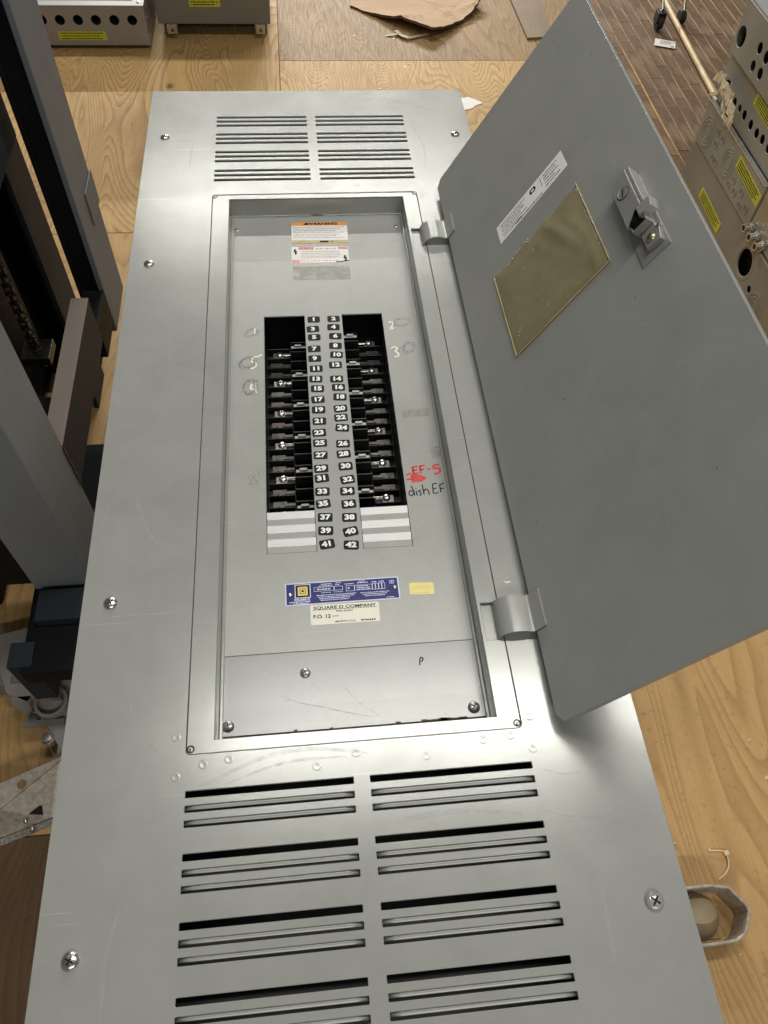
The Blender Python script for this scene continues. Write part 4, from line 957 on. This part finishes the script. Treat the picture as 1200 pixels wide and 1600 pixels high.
strips = [[(1.135, .452), (1.10, .470), (1.05, .462), (.98, .452), (.925, .420)], [(1.09, .478), (1.04, .440), (.99, .405), (.95, .398)], [(1.12, .405), (1.09, .42), (1.06, .45), (1.045, .47)], [(1.03, .47), (1.0, .45), (.96, .425), (.925, .398)], [(1.02, .462), (.99, .44), (.95, .42)]]
for i, s_ in enumerate(strips):
    P_ = spline(s_, 5); prev = None
    for j, p in enumerate(P_):
        ww = (.034 if i in (0, 3) else .016)*(.6+.6*r_.random()); dx = -.010-.014*abs(math.sin(j*.9+i))
        cur = (b.p(XF+dx, p.x, p.y+ww*.5), b.p(XF+dx-.006*r_.random(), p.x, p.y-ww*.5))
        if prev: b.f.append([prev[0], prev[1], cur[1], cur[0]])
        prev = cur
o = b.build('torn_wrapping', 'plastic_wrap'); sm = o.modifiers.new('t', 'SOLIDIFY'); sm.thickness = .001
tag(o, 'torn cream wrapping caught on the holes of a stacked box', 'wrapping')

# ================================================================== lower right: octagonal bracket, cable tie, chips
oc = empty('octagonal_bracket', (.66, -1.31, 0), 'octagonal galvanized ring bracket on the floor by the near right screw', 'bracket')
outp = [(.52, -1.368), (.735, -1.368), (.762, -1.356), (.788, -1.312), (.752, -1.262), (.52, -1.262), (.49, -1.29), (.49, -1.34)]
rel = lambda pts: [(a-.66, c_+1.31) for a, c_ in pts]
outp = [q_ for a_, p_, c_ in zip(outp[-1:]+outp[:-1], outp, outp[1:]+outp[:1]) for q_ in ((p_[0]*.86+a_[0]*.14, p_[1]*.86+a_[1]*.14), (p_[0]*.86+c_[0]*.14, p_[1]*.86+c_[1]*.14))]
b = MB(); b.plate(rel(outp), [offset(rel(outp), -.006)[:: -1]], .080, .010, .0016); b.build('ring', 'bracket', oc)
b = MB(); b.lathe((.045, .0, .001), [(.046, 0), (.042, .012), (.033, .026), (.018, .036), (0, .040)], 24); b.build('rubber_dome', 'beige_cap', oc, smooth=60)
b = MB(); b.box(-.02, .07, -.0455, -.0445, .014, .024); b.box(.01, .03, .0395, .0405, .050, .060); b.build('slot', 'dark_hole', oc)
zt = empty('cable_tie', (.80, -1.21, 0), 'cut natural nylon cable tie curled on the plywood above the octagonal bracket', 'cable tie')
b = MB(); b.tube([tuple(v) for v in spline([(.770, -1.192, .004), (.795, -1.194, .006), (.806, -1.20, .006), (.805, -1.222, .005), (.793, -1.238, .004), (.775, -1.248, .003)], 6)], .0016, 6); o = b.build('strap', 'ziptie', zt, smooth=60); o.location = -Vector(zt.location)
b = MB(); b.box(.802, .812, -1.204, -1.195, .001, .009); o = b.build('head', 'ziptie', zt, bevel=.001); o.location = -Vector(zt.location)
b = MB(); r_ = random.Random(21)
for i in range(120):
    x_, y_ = (r_.uniform(.55, 1.1), r_.uniform(-1.7, -.3)) if i < 60 else (r_.uniform(-.9, 1.1), r_.uniform(1.7, 2.6))
    a = r_.uniform(0, 6.28); l_ = r_.uniform(.001, .005); ww = l_*r_.uniform(.2, .7)
    b.M = Matrix.Translation((x_, y_, .0008)) @ Matrix.Rotation(a, 4, 'Z'); b.box(-l_, l_, -ww, ww, 0, r_.uniform(.0006, .002))
b.M = None
o = b.build('floor_debris', 'ziptie'); o['kind'] = 'stuff'; o['label'] = 'tiny pale chips and splinters scattered on the plywood'; o['category'] = 'debris'
